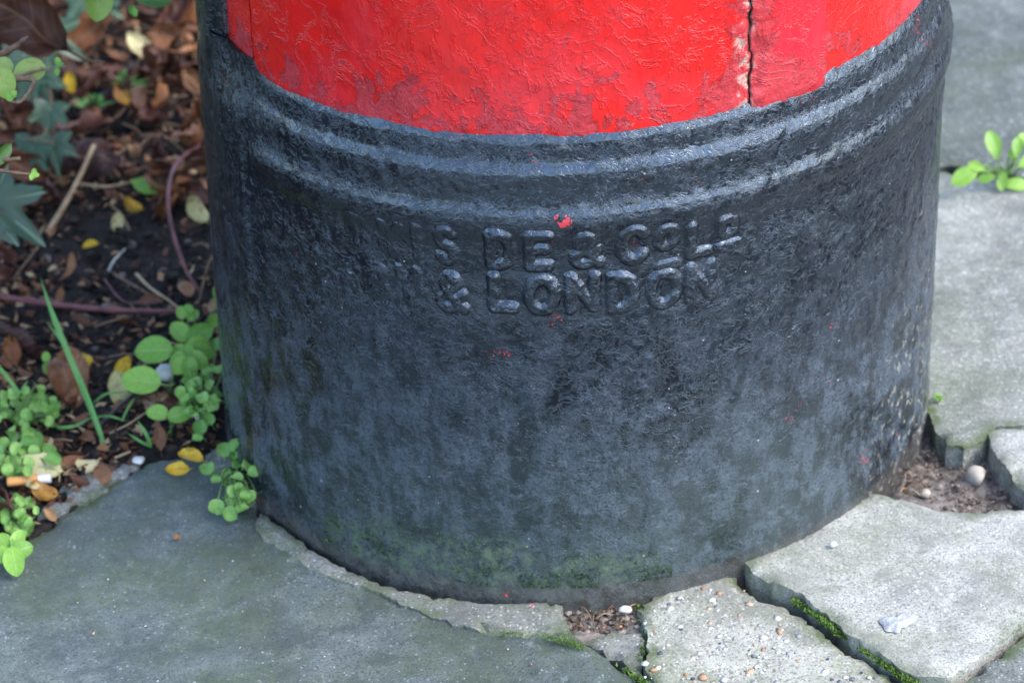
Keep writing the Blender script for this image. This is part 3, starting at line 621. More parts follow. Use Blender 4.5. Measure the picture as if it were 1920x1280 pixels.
BIG = [leaf_mesh('fallen_leaf', .052*RS.uniform(.85, 1.2), .038*RS.uniform(.8, 1.15), RS.uniform(.75, 1.0), .75, RS.choice([-1, 1])*RS.uniform(.8, 2.8), RS.uniform(-1.8, 1.8), .17, .05, 3+i, 11, 18, .3, .25) for i in range(12)]
SMALL = [leaf_mesh('fallen_leaf', .021*RS.uniform(.8, 1.25), .0125*RS.uniform(.8, 1.2), RS.uniform(.85, 1.1), .8, RS.uniform(-1.2, 1.2), RS.uniform(-.9, .9), .06, .0, 23+i, 7, 10, .2) for i in range(8)]
OVAL = [leaf_mesh('fallen_leaf', .020*s, .0135*s, .92, .72, c, d, .09, .03, 43+i, 9, 12, .12) for i, (s, c, d) in enumerate([(1, 1.0, .6), (1.1, -1.1, .7), (.9, 1.5, -.6)])]
def with_mat(meshes, mat):
    out = []
    for m in meshes:
        c = m.copy(); c.materials.clear(); c.materials.append(mat); out.append(c)
    return out
BIGB, BIGP, SMB, SMT = with_mat(BIG, M_brown), with_mat(BIG, M_purple), with_mat(SMALL, M_brown), with_mat(SMALL, M_tan)
OVY, OVC, OVT = with_mat(OVAL, M_yel), with_mat(OVAL, M_cream), with_mat(OVAL, M_tan)
def where(qx, qy):
    if qx > 290 and qy < 560: return 'beside the black base'
    if qx > 290: return 'among the weeds by the black base'
    if qy < 110: return 'among the deepest brown leaves'
    if qx < 130 and qy < 330: return 'under the hanging ivy'
    if qy < 260: return 'around the grass tufts'
    if qy < 400: return 'between grass tufts and bare soil'
    if qy < 570 and qx > 130: return 'on the bare soil'
    if qy < 570: return 'under the large ivy leaf'
    if qy < 740: return 'below the purple runner'
    return 'next to the slab edge'
n = 0
while n < 100:
    x, y, (qx, qy) = scatter()
    if qy > 420 and not (qx < 90 and RS.rand() < .25): continue
    if qx < -60: continue
    pur = RS.rand() < .33
    o = obj('fallen_leaf', random.choice(BIGP if pur else BIGB)); put(o, (x, y, soil_at(x, y)+RS.uniform(.006, .040)), orient(RS.uniform(0, 6.28), RS.normal(.4, .55), RS.normal(0, .55)), RS.uniform(.6, 1.15))
    if pur: tag(o, 'broad dark purple-brown dead leaf curled '+where(qx, qy), 'leaf', 'purple-brown leaves '+where(qx, qy))
    else: tag(o, 'broad rust-brown dead leaf curled '+where(qx, qy), 'leaf', 'rust-brown leaves '+where(qx, qy))
    n += 1
n = 0
while n < 168:
    x, y, (qx, qy) = scatter()
    if qx < -60 or (400 < qy < 570 and qx > 130 and RS.rand() < .7): continue
    t = RS.rand() < .38
    o = obj('fallen_leaf', random.choice(SMT if t else SMB)); put(o, (x, y, soil_at(x, y)+RS.uniform(.003, .008)), orient(RS.uniform(0, 6.28), RS.normal(.2, .35), RS.normal(0, .35)), RS.uniform(.55, 1.25))
    if t: tag(o, 'small tan dry leaf lying '+where(qx, qy), 'leaf', 'small tan leaves '+where(qx, qy))
    else: tag(o, 'small dark brown dry leaf lying '+where(qx, qy), 'leaf', 'small brown leaves '+where(qx, qy))
    n += 1
def one(meshes, px, py, scale, az, label, h=.006, tx=.35, ty=0.0, k=0, on=None):
    p = G(px, py, h); o = obj('fallen_leaf', meshes[k % len(meshes)]); put(o, p, orient(az, tx, ty), scale); tag(o, label, 'leaf'); return o
LG = with_mat([leaf_mesh('fallen_leaf', .030, .017, .95, .8, .35, .25, .02, 0, 51, 9, 14, .12, .3)], M_weed)
one(LG, 272, 350, .95, R(70), 'fresh green pointed leaf lying on the litter by the arching stem', .016, .5)
one(OVY, 247, 384, .9, R(80), 'bright yellow curled scrap of leaf below the green leaf', .01, .5, .4, 1)
one(OVC, 222, 418, 1.0, R(-5), 'cream teardrop leaf standing on its end on bare soil', .010, .7)
one(with_mat(BIG, M_tan), 206, 460, .52, R(20), 'brown leaf with a yellow edge lying on bare soil', .008, .5, 0, 2)
one(OVY, 168, 458, .85, R(95), 'short yellow curled leaf beside the brown yellow-edged leaf', .008, .4, 0, 2)
one(OVC, 370, 394, 1.2, R(40), 'cream and tan leaf leaning against the black base', .02, .6, .2, 1)
one(OVT, 350, 545, 1.1, R(-150), 'orange-tan leaf beside the foot of the arching stem', .010, .5)
one(OVY, 22, 655, 1.25, R(15), 'orange-yellow leaf standing in the litter left of the grass blade', .012, .8, .2)
one(OVY, 150, 672, 1.0, R(75), 'yellow and brown leaf lying on soil right of the grass blade', .008, .4, 0, 1)
one(OVY, 232, 692, 1.15, R(-25), 'spotted yellow leaf tucked behind the round green leaf', .008, .6)
one(OVC, 225, 730, 1.4, R(15), 'pale cream leaf tucked under the round green leaf', .006, .5, 0, 1)
one(BIGB, 128, 712, 1.25, R(10), 'large reddish brown leaf lying behind the tall grass blade', .010, .5, .1, 4)
one(with_mat(SMALL, M_tan), 300, 820, 1.0, R(5), 'upright tan leaf on bare soil near the slab edge', .010, .9, 0, 2)
one(OVY, 332, 882, 1.0, R(100), 'yellow leaf with brown centre lying on the dark slab corner', .006, .45)
one(OVY, 357, 853, 1.25, R(70), 'yellow and dark maroon leaf above the slab corner', .010, .5, .2, 2)
one(OVY, 82, 920, 1.05, R(70), 'clear yellow leaf lying below the cigarette end', .008, .45, 0, 1)
one(OVC, 72, 880, 1.9, R(85), 'long pale cream leaf lying above the cigarette end', .010, .4)
one(OVC, 60, 908, .8, R(60), 'small cream leaf resting on the cigarette end', .014, .5, 0, 2)
one(SMT, 190, 886, 1.2, R(25), 'slim tan leaf lying across the mortar edge', .007, .5, 0, 3)
one(SMB, 128, 868, 1.2, R(120), 'orange-brown folded leaf above the mortar edge', .008, .5, .2, 1)
one(OVC, 163, 872, .9, R(100), 'greenish cream leaf on the mortar edge', .006, .4, 0, 1)
one(SMT, 94, 966, .8, R(40), 'tan scrap of leaf at the edge of the dark slab', .004, .4, 0, 5)
one(OVT, 332, 1009, .42, R(140), 'tiny tan scrap lying alone on the dark slab', .0025, .1)
one(SMB, 152, 600, 1.0, R(60), 'dull brown leaf lying under the purple runner', .006, .4, 0, 2)
one(BIGB, 28, 38, 2.0, R(60), 'big glossy purple-brown leaf held up on the shrub twig', .235, .75, -.2, 6)
one(OVY, 228, 178, 1.1, R(30), 'yellow-green leaf tucked into the grass tuft', .05, .6)
one(OVY, 132, 155, 1.0, R(10), 'olive-yellow leaf between the ivy and the grass tufts', .05, .7)
one(OVT, 360, 152, 1.5, R(40), 'orange-tan split leaf leaning against the black base', .04, .8, .2)
one(OVC, 258, 85, 1.5, R(50), 'dull cream leaf among the deep brown leaves', .045, .6, .2)
one(BIGB, 150, 80, 1.5, R(-50), 'big rust-orange curled leaf below the hanging ivy', .05, .6, .3, 3)

# ivy
def ivy_mesh(seed, fold=.25):
    A = np.array([0, 7, 14, 22, 30, 40, 50, 57, 66, 80, 94, 106, 118, 135, 155, 172, 180.]); Q = np.array([1, .80, .62, .48, .44, .60, .80, .72, .52, .42, .50, .58, .50, .36, .24, .12, .06])
    RS2 = np.random.RandomState(seed); veins = [0, 50, -50, 106, -106]
    an = sorted(set(list(np.arange(-180, 180, 6.0))+veins+[v+d for v in veins for d in (-3, 3)]))
    an = np.array(an); rr = np.interp(np.abs(an), A, Q)*(1+.06*RS2.normal(size=len(an))*(np.abs(an) > 4)); rings = np.linspace(0, 1, 9)[1:]
    V = [(0, 0, 0)]; ve = [1.0]; nA = len(an)
    for t in rings:
        for a, r in zip(an, rr):
            x, y = r*t*math.sin(R(a)), r*t*math.cos(R(a)); dv = min(abs(a-v) for v in veins)
            V.append((x, y, fold*abs(x)**1.2*.6-.22*y*y*(y > 0)-.10*x*x+.05*math.sin(7*x+seed)*t+(-.035 if dv < 1 else .0))); ve.append(1.0-.08*t if dv < 1 else max(0, .75-dv*.06))
    F = [[0, 1+(i+1) % nA, 1+i] for i in range(nA)]
    for k in range(len(rings)-1):
        for i in range(nA):
            j = (i+1) % nA; F.append([1+k*nA+i, 1+k*nA+j, 1+(k+1)*nA+j, 1+(k+1)*nA+i])
    me = mesh('leaf', np.array(V)*.032, F, True, {'vein': ('FLOAT', ve)}); me.materials.append(M_ivy); return me
IVY = [ivy_mesh(s, f) for s, f in ((1, .3), (2, .1), (3, .45))]
def ivy_plant(label, stem, leaves):
    root = empty('ivy_plant', tuple(G(*stem[0]))); tag(root, label, 'ivy', 'ivy trailing over the litter'); bpy.context.view_layer.update()
    inv = Matrix.Translation(-root.location)
    P = [G(*s)-np.array(root.location) for s in stem]; v, f = tube(P, .0015, .0009, 6, 6, .1, 5); obj('stem', mesh('stem', v, f), M_twig, root)
    for i, (px, py, h, sc, az, tx, ty) in enumerate(leaves):
        o = obj('leaf', IVY[i % 3], None, root); p = G(px, py, h)-np.array(root.location); Mr = orient(R(az), tx, ty)
        base = np.array(Mr @ Vector((0, -.012*sc, 0)))+p
        o.matrix_local = Matrix.Translation(Vector(base)) @ Mr.to_4x4() @ Matrix.Scale(sc, 4)
        near = min(catmull(P, 6), key=lambda q: np.linalg.norm(q-base)); v, f = tube([near, (near+base)/2+(0, 0, .004), base], .0007, .0006, 5, 4); obj('leaf_stalk', mesh('leaf_stalk', v, f), M_stem, root)
ivy_plant('dark green ivy spray hanging below the big dead leaves', [(-60, 60, .09), (40, 90, .09), (85, 150, .075), (95, 215, .055), (60, 300, .04)],
          [(112, 82, .085, 1.45, -118, .8, .1), (85, 168, .07, 1.0, -165, .9, -.1), (92, 228, .055, .95, 175, .8, .2), (45, 165, .08, .8, 150, .9, 0), (20, 120, .09, 1.0, 100, .8, .2), (104, 292, .045, 1.0, -170, .95, .1), (52, 300, .045, 1.05, 160, .9, -.2)])
ivy_plant('single large dark ivy leaf with pale veins above the brown leaves', [(-80, 380, .11), (-20, 395, .11), (12, 402, .10)], [(22, 408, .10, 1.75, -128, .8, .1), (-20, 440, .09, 1.3, 170, .8, 0)])
ivy_plant('grey-green ivy leaf hanging behind the pale leaf tip', [(90, -60, .06), (150, -15, .06), (170, 20, .05)], [(172, 15, .05, 1.35, -160, .8, .1), (205, 18, .045, .8, -120, .7, 0)])

# shrub hanging in from the left
def leafset(L, W, mat, n=3, **kw):
    return [leaf_mesh('leaf', L, W, kw.get('a', .9), kw.get('b', .75), .5+.2*i, kw.get('cy', -.4)+.2*i, .02, 0, 80+i, 7, 10, .12, kw.get('tip', 0)) for i in range(n)]
LIME = with_mat(leafset(.021, .016, M_lime, b=.6), M_lime); SHR = with_mat(leafset(.026, .012, M_shrub, tip=.2), M_shrub); BUD = with_mat(leafset(.006, .0045, M_weed), M_weed)
shrub = empty('shrub', tuple(G(-260, 380, 0)))
tag(shrub, 'leafy shrub with thin brown twigs and lime leaves reaching over the bed', 'shrub'); SO = np.array(shrub.location)
def stwig(P, r0, r1): v, f = tube([G(*p)-SO for p in P], r0, r1, 6, 5, .14, 4); return obj('twig', mesh('twig', v, f), M_twig, shrub)
stwig([(-260, 380, -.01), (-240, 260, .15), (-160, 160, .25), (-40, 120, .29), (22, 92, .30), (52, 70, .30)], .006, .0012)
stwig([(-160, 160, .25), (-30, 145, .30), (20, 147, .31), (62, 150, .31), (58, 168, .31), (40, 190, .31), (22, 192, .31)], .003, .0010)
stwig([(20, 147, .31), (78, 131, .31), (100, 131, .31), (124, 124, .31)], .0010, .0006)
stwig([(78, 131, .31), (80, 118, .31), (84, 107, .31)], .0007, .0005)
stwig([(-240, 260, .15), (-90, 300, .26), (0, 300, .28), (38, 297, .285)], .003, .0011)
stwig([(-90, 300, .26), (-10, 318, .28), (30, 324, .285), (62, 327, .285)], .0016, .0008)
stwig([(-260, 380, -.01), (-340, 200, .3), (-380, 50, .55), (-330, -60, .75)], .006, .002)
stwig([(-260, 380, -.01), (-200, 150, .2), (-60, -30, .32), (120, -60, .34), (260, -40, .32)], .005, .0012)
def sleaf(px, py, h, sc, az, tx, ty, mesh_):
    o = obj('leaf', mesh_, None, shrub); Mr = orient(R(az), tx, ty); o.matrix_local = Matrix.Translation(Vector(G(px, py, h)-SO)) @ Mr.to_4x4() @ Matrix.Scale(sc, 4)
for a in [(9, 122, .31, .75, 40, .95, 0), (8, 156, .315, 1.15, 190, .95, .1), (56, 132, .31, 1.2, 100, .9, .2), (185, 4, .315, 1.5, 175, .9, .3), (-40, 130, .30, 1.2, 80, .9, 0)]: sleaf(*a, LIME[0 if a[0] < 50 else 1])
for a in [(108, 115, .31, 1.2, 10, .9, .2), (112, 122, .31, 1.1, -60, .8, 0), (107, 135, .31, 1.1, 180, .8, 0), (17, 181, .31, 1.5, 30, .9, 0), (24, 178, .31, 1.4, -40, .9, 0), (64, 322, .286, 1.0, 0, .8, 0), (66, 328, .286, 1.1, -90, .8, 0), (60, 331, .286, 1.0, 160, .8, 0), (248, 18, .32, 1.4, -20, .8, .2), (252, 24, .32, 1.3, 200, .8, 0)]: sleaf(*a, BUD[1])
for a in [(283, -2, .32, 1.2, 80, .9, .2), (4, 292, .285, .9, 140, 1.0, .6), (150, -20, .33, 1.0, 120, .8, 0)]: sleaf(*a, SHR[1])
mbv, mbf, mbu = [], [], []; cnt = 0; base = SHR[0]
bv = np.array([v.co[:] for v in base.vertices]); bf = [list(p.vertices) for p in base.polygons]; bu = np.zeros(len(bv)*3, np.float32); base.attributes['leafuv'].data.foreach_get('vector', bu)
n = 0
while n < 1500:                                    # the body of the shrub stands left of the picture
    p = np.array([RS.normal(-.85, .16), RS.normal(.30, .30), RS.uniform(.06, 1.05)])
    q = PROJ(p)
    if q[0] > -70 or p[0] < -1.2: continue
    Mr = np.array(orient(RS.uniform(0, 6.28), RS.normal(.3, .5), RS.normal(0, .5))); sc = RS.uniform(.8, 1.4)
    mbf += [[i+n*len(bv) for i in f] for f in bf]; mbv.append((bv*sc)@Mr.T+p-SO); mbu.append(bu.reshape(-1, 3)); n += 1
fo = obj('foliage', mesh('foliage', np.concatenate(mbv), mbf, True, {'leafuv': ('FLOAT_VECTOR', np.concatenate(mbu))}), M_shrub, shrub); fo['kind'] = 'stuff'

# twigs, stems and straws
def stick(name, label, P, r0, r1, mat, cat='twig', knots=0, sides=7):
    p0 = G(*P[0]); v, f = tube([G(*p)-p0 for p in P], r0, r1, sides, 6, .10, knots); o = obj(name, mesh(name, v, f), mat, None, tuple(p0)); return tag(o, label, cat)
stick('runner_stem', 'long purple-brown runner lying straight across the soil', [(-60, 545, .012), (30, 560, .014), (120, 573, .014), (230, 582, .012), (335, 584, .008)], .0027, .0021, M_root, 'stem', 9, 9)
stick('runner_stem', 'arching reddish brown stem rising beside the black base', [(372, 273, .03), (345, 292, .045), (322, 325, .055), (315, 380, .05), (325, 440, .035), (348, 505, .018), (374, 548, .004)], .0019, .0015, M_root, 'stem')
stick('dry_stalk', 'thick pale dry stalk leaning across the brown leaves', [(176, 272, .05), (150, 330, .035), (115, 395, .02), (88, 436, .008)], .0020, .0027, M_straw)
stick('straw', 'pale grey straw leading to the small green weeds', [(255, 513, .008), (280, 538, .012), (312, 560, .012), (336, 578, .01)], .0014, .0008, M_straw)
stick('twig', 'thin twig leaning on the black base above the weeds', [(402, 474, .045), (388, 505, .03), (372, 570, .004)], .0012, .0010, M_twig)
stick('twig', 'thin twig lying parallel to the pale straw', [(215, 515, .006), (260, 540, .010), (305, 568, .008)], .0010, .0008, M_twig)
stick('twig', 'short straight twig below the long runner', [(178, 612, .006), (215, 600, .010), (248, 592, .006)], .0010, .0008, M_twig)
stick('twig', 'grey twig lying behind the fresh green leaf', [(150, 345, .02), (200, 350, .02), (245, 342, .018)], .0014, .0010, M_straw)
stick('twig', 'thin dark twig curving over the bare soil', [(195, 523, .006), (225, 560, .012), (250, 568, .012), (300, 566, .01)], .0007, .0006, M_root)
stick('twig', 'long thin twig sloping under the large ivy leaf', [(72, 462, .02), (50, 490, .014), (26, 522, .006)], .0010, .0008, M_twig)
stick('twig', 'dark wet twig below the round green leaf', [(185, 800, .006), (215, 770, .010), (250, 738, .008)], .0022, .0015, mat_two('twig_wet', (.02, .018, .02), (.06, .05, .055), 90, .5))
stick('straw', 'pale straw fanning toward the seedling', [(205, 812, .006), (240, 795, .012), (285, 765, .014)], .0009, .0006, M_straw)
stick('straw', 'tan straw lying beside the standing tan leaf', [(215, 858, .006), (245, 846, .008)], .0013, .0009, M_straw)
stick('straw', 'whitish blade-like straw beside the yellow-edged leaf', [(203, 508, .008), (215, 487, .014), (235, 466, .008)], .0013, .0005, mat_two('straw_pale', (.40, .42, .36), (.55, .56, .50), 60))
for i, (a, b, hh) in enumerate([((230, 232), (268, 255), .03), ((268, 255), (325, 262), .03), ((250, 290), (285, 255), .03), ((330, 190), (352, 180), .03), ((40, 262), (105, 270), .06), ((300, 250), (360, 300), .02)]):
    stick('twig', 'thin tan twig caught among the brown leaves', [(*a, hh), ((a[0]+b[0])/2, (a[1]+b[1])/2-4, hh+.006), (*b, hh)], .0009, .0006, M_twig)['group'] = 'thin twigs among the brown leaves'
for i in range(34):
    x, y, (qx, qy) = scatter()
    if qx < 0 : continue
    a = RS.uniform(0, 6.28); L = RS.uniform(.012, .035); z = soil_at(x, y)+.006; p0 = np.array([x, y, z]); d = np.array([math.cos(a), math.sin(a), RS.normal(0, .15)])*L
    v, f = tube([0*d, d*.5+(RS.normal(0, .003), RS.normal(0, .003), .003), d], .0007, .0004, 5, 4)
    tag(obj('straw', mesh('straw', v, f), random.choice([M_straw, M_twig]), None, tuple(p0)), 'short dry straw lying '+where(qx, qy), 'straw', 'short straws '+where(qx, qy))

# grass blades
def blade(root, P, w, name='blade'):
    C = catmull([G(*p)-root for p in P], 8); m = len(C); V = []; uv = []
    for i, c in enumerate(C):
        t = C[min(i+1, m-1)]-C[max(i-1, 0)]; t /= np.linalg.norm(t); sd_ = np.cross(t, np.array([-.1, -.75, .55])); sd_ /= np.linalg.norm(sd_); ww = w*min(1, (1-i/(m-1))*3.0+.04)*min(1, .5+i/m*3)
        nn = np.cross(sd_, t)
        for u in (-1, -.5, 0, .5, 1): V.append(c+sd_*u*ww/2+nn*abs(u)*ww*.16); uv.append((u, i/m, 0))
    return mesh(name, V, grid_faces(m, 5), True, {'leafuv': ('FLOAT_VECTOR', uv)})
def tuft(label, blades, w=.003, cat='grass'):
    r0 = G(*blades[0][0]); root = empty('grass_tuft', tuple(r0)); tag(root, label, cat)
    for i, b in enumerate(blades): obj('blade', blade(r0, b, w*(1 if i == 0 else .7)), M_grass, root)
tuft('tall bright green grass blade standing before the large brown leaf', [[(200, 845, .0), (180, 790, .015), (150, 715, .035), (115, 630, .06), (92, 570, .075), (76, 520, .085)], [(200, 845, .0), (165, 745, .03), (125, 655, .045), (85, 600, .05)]], .0046)
tuft('thin arched grass blades near the seedling', [[(172, 782, .006), (140, 798, .015), (110, 800, .012), (98, 792, .006)], [(172, 782, .006), (205, 780, .015), (240, 790, .010)], [(175, 755, .005), (200, 738, .014), (240, 735, .01)]], .0026)
tuft('short pair of grass blades beside the standing tan leaf', [[(284, 838, 0), (275, 815, .012), (258, 788, .022)], [(284, 838, 0), (265, 828, .008), (240, 812, .012)]], .003)
tuft('thin grass blade at the left among the small cress leaves', [[(60, 775, .0), (35, 735, .02), (0, 690, .035), (-20, 670, .04)], [(22, 765, .0), (40, 735, .02), (52, 712, .03)]], .003)
tuft('slender grass blade curving over the dark soil', [[(240, 735, .005), (255, 720, .015), (265, 705, .01)], [(228, 790, .004), (240, 765, .012), (255, 742, .016)]], .0026)
for (bx, by, lab) in [(238, 150, 'soft green grass tuft growing among brown leaves'), (178, 190, 'small dark green grass tuft beside the ivy')]:
    bl = []
    for k in range(18):
        a = RS.uniform(-1.6, 1.6); L = RS.uniform(18, 46); bl.append([(bx+RS.uniform(-6, 6), by+RS.uniform(6, 16), .030), (bx+math.sin(a)*L*.5, by-math.cos(a)*L*.5+10, .055), (bx+math.sin(a)*L, by-math.cos(a)*L*.75+10, .060)])
    tuft(lab, bl, .0024)

# weeds
ROUND = with_mat([leaf_mesh('leaf', .0086, .0092, .95, .5, .7+.35*i, -.8+.3*i, .05, .05, 90+i, 9, 11, .5) for i in range(3)], M_weedp)
OVALW = with_mat([leaf_mesh('leaf', .026, .0185, .88, .58, .35, -.45, .02, 0, 95+i, 9, 12, .3) for i in range(2)], M_weed)
SPAT = with_mat([leaf_mesh('leaf', .024, .0125, 1.25, .7, .4, -.3, .02, 0, 99+i, 9, 12, .5) for i in range(2)], M_weed)
def weed(label, root, leaves, meshes, group=None, name='weed_plant', r=.00075, cat='weed'):
    r0 = G(*root); e = empty(name, tuple(r0)); tag(e, label, cat, group)
    st = MB()
    for i, (px, py, h, sc, az, tx, ty) in enumerate(leaves):
        o = obj('leaf', meshes[i % len(meshes)], None, e); Mr = orient(R(az), tx, ty); p = G(px, py, h)-r0
        o.matrix_local = Matrix.Translation(Vector(p)) @ Mr.to_4x4() @ Matrix.Scale(sc, 4)
        ln = o.data.vertices[0].co.y*sc; b = p+np.array(Mr @ Vector((0, ln, 0)))
        v, f = tube([np.zeros(3)+(RS.normal(0, .001), RS.normal(0, .001), 0), b*.5+(RS.normal(0, .002), 0, .004), b], r, r*.8, 5, 4); st.add(v, f)
    obj('stem', st.me('stem'), M_stem, e); return e
def clump(n, cx, cy, rx, ry, h0, h1, s0, s1):
    out = []
    for i in range(n):
        a = RS.uniform(0, 6.28); t = math.sqrt(RS.uniform(.02, 1)); out.append((cx+rx*t*math.cos(a), cy+ry*t*math.sin(a), RS.uniform(h0, h1), RS.uniform(s0, s1), RS.uniform(0, 360), RS.normal(.7, .35), RS.normal(0, .35)))
    return out
weed('bright green weed with oval leaves growing against the black base', (356, 668, 0), [(337, 620, .035, .85, 40, .8, .1), (374, 626, .035, 1.0, -50, .8, -.1), (372, 645, .032, .75, -80, .8, 0), (335, 660, .03, .75, 95, .8, 0), (336, 674, .03, .75, 110, .8, 0), (380, 660, .03, .8, -95, .8, 0), (372, 675, .03, .75, -130, .8, 0), (355, 690, .03, .75, 180, .9, 0), (337, 685, .028, .7, 140, .9, 0), (352, 655, .036, .5, 20, .8, 0), (340, 585, .03, .5, 10, .8, 0), (362, 590, .03, .5, -40, .8, 0), (353, 578, .035, .4, 60, .8, 0), (402, 600, .03, .55, -30, .9, .3), (410, 548, .035, .6, 0, .9, .4)], OVALW)
weed('two big round green leaves standing over the soil', (318, 745, 0), [(286, 655, .035, 1.28, 88, .75, 0), (263, 712, .03, 1.30, 80, .7, .1)], OVALW)
weed('seedling with a pair of oval green leaves', (318, 815, 0), [(294, 772, .022, .72, 82, .7, .1), (337, 776, .022, .78, -75, .7, -.1)], OVALW)
weed('tiny two-leaf sprout below the purple runner', (87, 700, 0), [(86, 668, .018, .4, 10, .8, 0), (88, 690, .014, .42, 180, .8, 0)], OVALW)
weed('trailing cress with small round leaves between soil and black base', (385, 790, 0), clump(44, 378, 735, 40, 55, .006, .045, .55, 1.25)+[(405, 645, .03, 1.2, 0, .8, 0), (412, 690, .03, 1.0, 30, .8, 0), (375, 800, .02, 1.5, 20, .8, 0), (370, 820, .015, 1.0, 80, .8, 0)], ROUND)
weed('cress clump with round leaves spilling onto the dark slab', (440, 880, .0), clump(42, 447, 895, 32, 62, .004, .035, .65, 1.35)+[(388, 876, .012, 1.4, 20, .8, 0), (420, 842, .02, 1.5, 0, .8, 0), (405, 898, .014, 1.0, 90, .8, 0), (406, 950, .012, 1.5, 170, .8, 0), (432, 962, .012, 1.4, 190, .8, 0), (458, 838, .025, 1.4, 0, .8, 0)], ROUND)
weed('cress mat with round leaves below the tall grass blade', (40, 800, 0), clump(46, 40, 765, 65, 40, .006, .025, .7, 1.4)+clump(6, 90, 770, 20, 25, .01, .02, .7, 1.2), ROUND)
weed('cress mat with round leaves above the cigarette end', (40, 870, 0), clump(40, 40, 850, 62, 40, .006, .024, .8, 1.6)+[(52, 842, .02, 1.9, 0, .7, 0), (100, 860, .02, 1.6, 60, .7, 0)], ROUND)
weed('cress plant with pointed oval leaves over the slab edge', (15, 985, 0), clump(26, 25, 965, 45, 40, .006, .02, .7, 1.1), ROUND)
weed('low weed with pale pointed leaves over the slab edge', (12, 1020, 0), [(8, 1018, .018, .8, 30, .8, 0), (36, 1030, .016, .85, -70, .8, 0), (26, 1052, .014, .9, -170, .8, 0), (34, 1008, .02, .6, -20, .8, 0), (0, 1040, .016, .7, 110, .8, 0)], OVALW)
weed('weed with spoon-shaped leaves growing in the slab joint', (1890, 335, .005), [(1864, 272, .045, 1.15, 15, 1.0, .2), (1812, 328, .03, 1.25, 120, .8, .1), (1832, 312, .035, .7, 60, .8, 0), (1850, 333, .02, .7, 100, .8, 0), (1905, 345, .012, 1.0, -90, .7, 0), (1880, 338, .016, .8, 170, .7, 0), (1908, 275, .05, .8, -10, .9, 0), (1916, 262, .05, .7, -40, .9, 0), (1900, 292, .04, .6, 20, .9, 0), (1930, 300, .04, 1.0, -60, .9, 0)], SPAT, r=.0011)
weed('small bright green moss-like sprout at the slab corner', (1758, 752, .006), clump(9, 1759, 747, 8, 7, .008, .014, .3, .5), ROUND, r=.0003)

# ------------------------------------------------------------------ cigarette end, stones, moss, flakes
a, b = G(14, 903, .010), G(96, 896, .010); d = (b-a); ln = np.linalg.norm(d); d = d/ln
cig = empty('cigarette_end', tuple(a)); tag(cig, 'cigarette end with orange filter lying beside the cress', 'cigarette end')
def rod(name, t0, t1, r, mat):
    v, f = tube([d*ln*t for t in np.linspace(t0, t1, 5)], r, r, 12, 3, .04); obj(name, mesh(name, v, f), mat, cig)
rod('filter', 0, .70, .0037, mat_two('filter_paper', (.62, .26, .07), (.70, .36, .13), 160, .7)); rod('paper', .70, 1.0, .0036, mat_two('white_paper', (.62, .62, .6), (.75, .75, .73), 60, .7))
M_white = mat_two('pale_stone', (.46, .47, .45), (.68, .68, .66), 60, .7); M_ton = mat_two('buff_stone', (.30, .27, .22), (.46, .43, .37), 60, .7)
def rock(px, py, r, label, mat, h=.004, flat=.75):
    mb = MB(); stone(mb, (0, 0, 0), r, .5, flat, True); tag(obj('stone', mb.me('stone'), mat, None, tuple(G(px, py, h))), label, 'stone')
rock(308, 700, .0085, 'white stone half buried beside the round green leaf', M_white, .008)
rock(374, 780, .0060, 'pale grey stone under the trailing cress', M_white, .006)
rock(260, 863, .0045, 'white oval pebble at the tip of the dark slab', M_white, .004, .5)
rock(1828, 893, .0100, 'pale buff stone lying in the dirt hole', M_ton, -.010, .8)
rock(1735, 925, .0050, 'small brown stone in the dirt hole by the slab edge', M_ton, -.012)
rock(1172, 1142, .0045, 'pale flat pebble in the broken joint', M_white, .002, .5)
rock(1562, 1020, .0030, 'small grey pebble on the pale slab by the base', M_white, .011)
rock(1672, 1240, .0028, 'orange-brown pebble in the mossy joint', mat_two('rust_stone', (.35, .16, .08), (.45, .25, .14), 60), .004)
rock(1845, 830, .004, 'grey stone chip below the chipped slab corner', M_ton, -.008)
# pale smear of old gum on the slab
gp = G(1682, 1165, .0105); an = np.linspace(0, 2*math.pi, 40, endpoint=False); V = [(0, 0, .0012)]
for t in (.5, .85, 1.0):
    for q in an:
        rr = .0095*(1+.35*math.sin(2*q+.8)+.18*math.sin(3*q)+.1*math.sin(7*q)); V.append((rr*t*math.cos(q), rr*1.25*t*math.sin(q), (0.0012, .0009, -.001)[(.5, .85, 1.0).index(t)]))
F = [[0, 1+i, 1+(i+1) % 40] for i in range(40)]+[[1+k*40+i, 1+(k+1)*40+i, 1+(k+1)*40+(i+1) % 40, 1+k*40+(i+1) % 40] for k in range(2) for i in range(40)]
tag(obj('chewing_gum', mesh('chewing_gum', V, F), mat_two('old_gum', (.24, .26, .27), (.44, .46, .48), 190, .7, .9, .002), None, tuple(gp)), 'flattened grey-white gum stuck on the pale slab', 'gum')

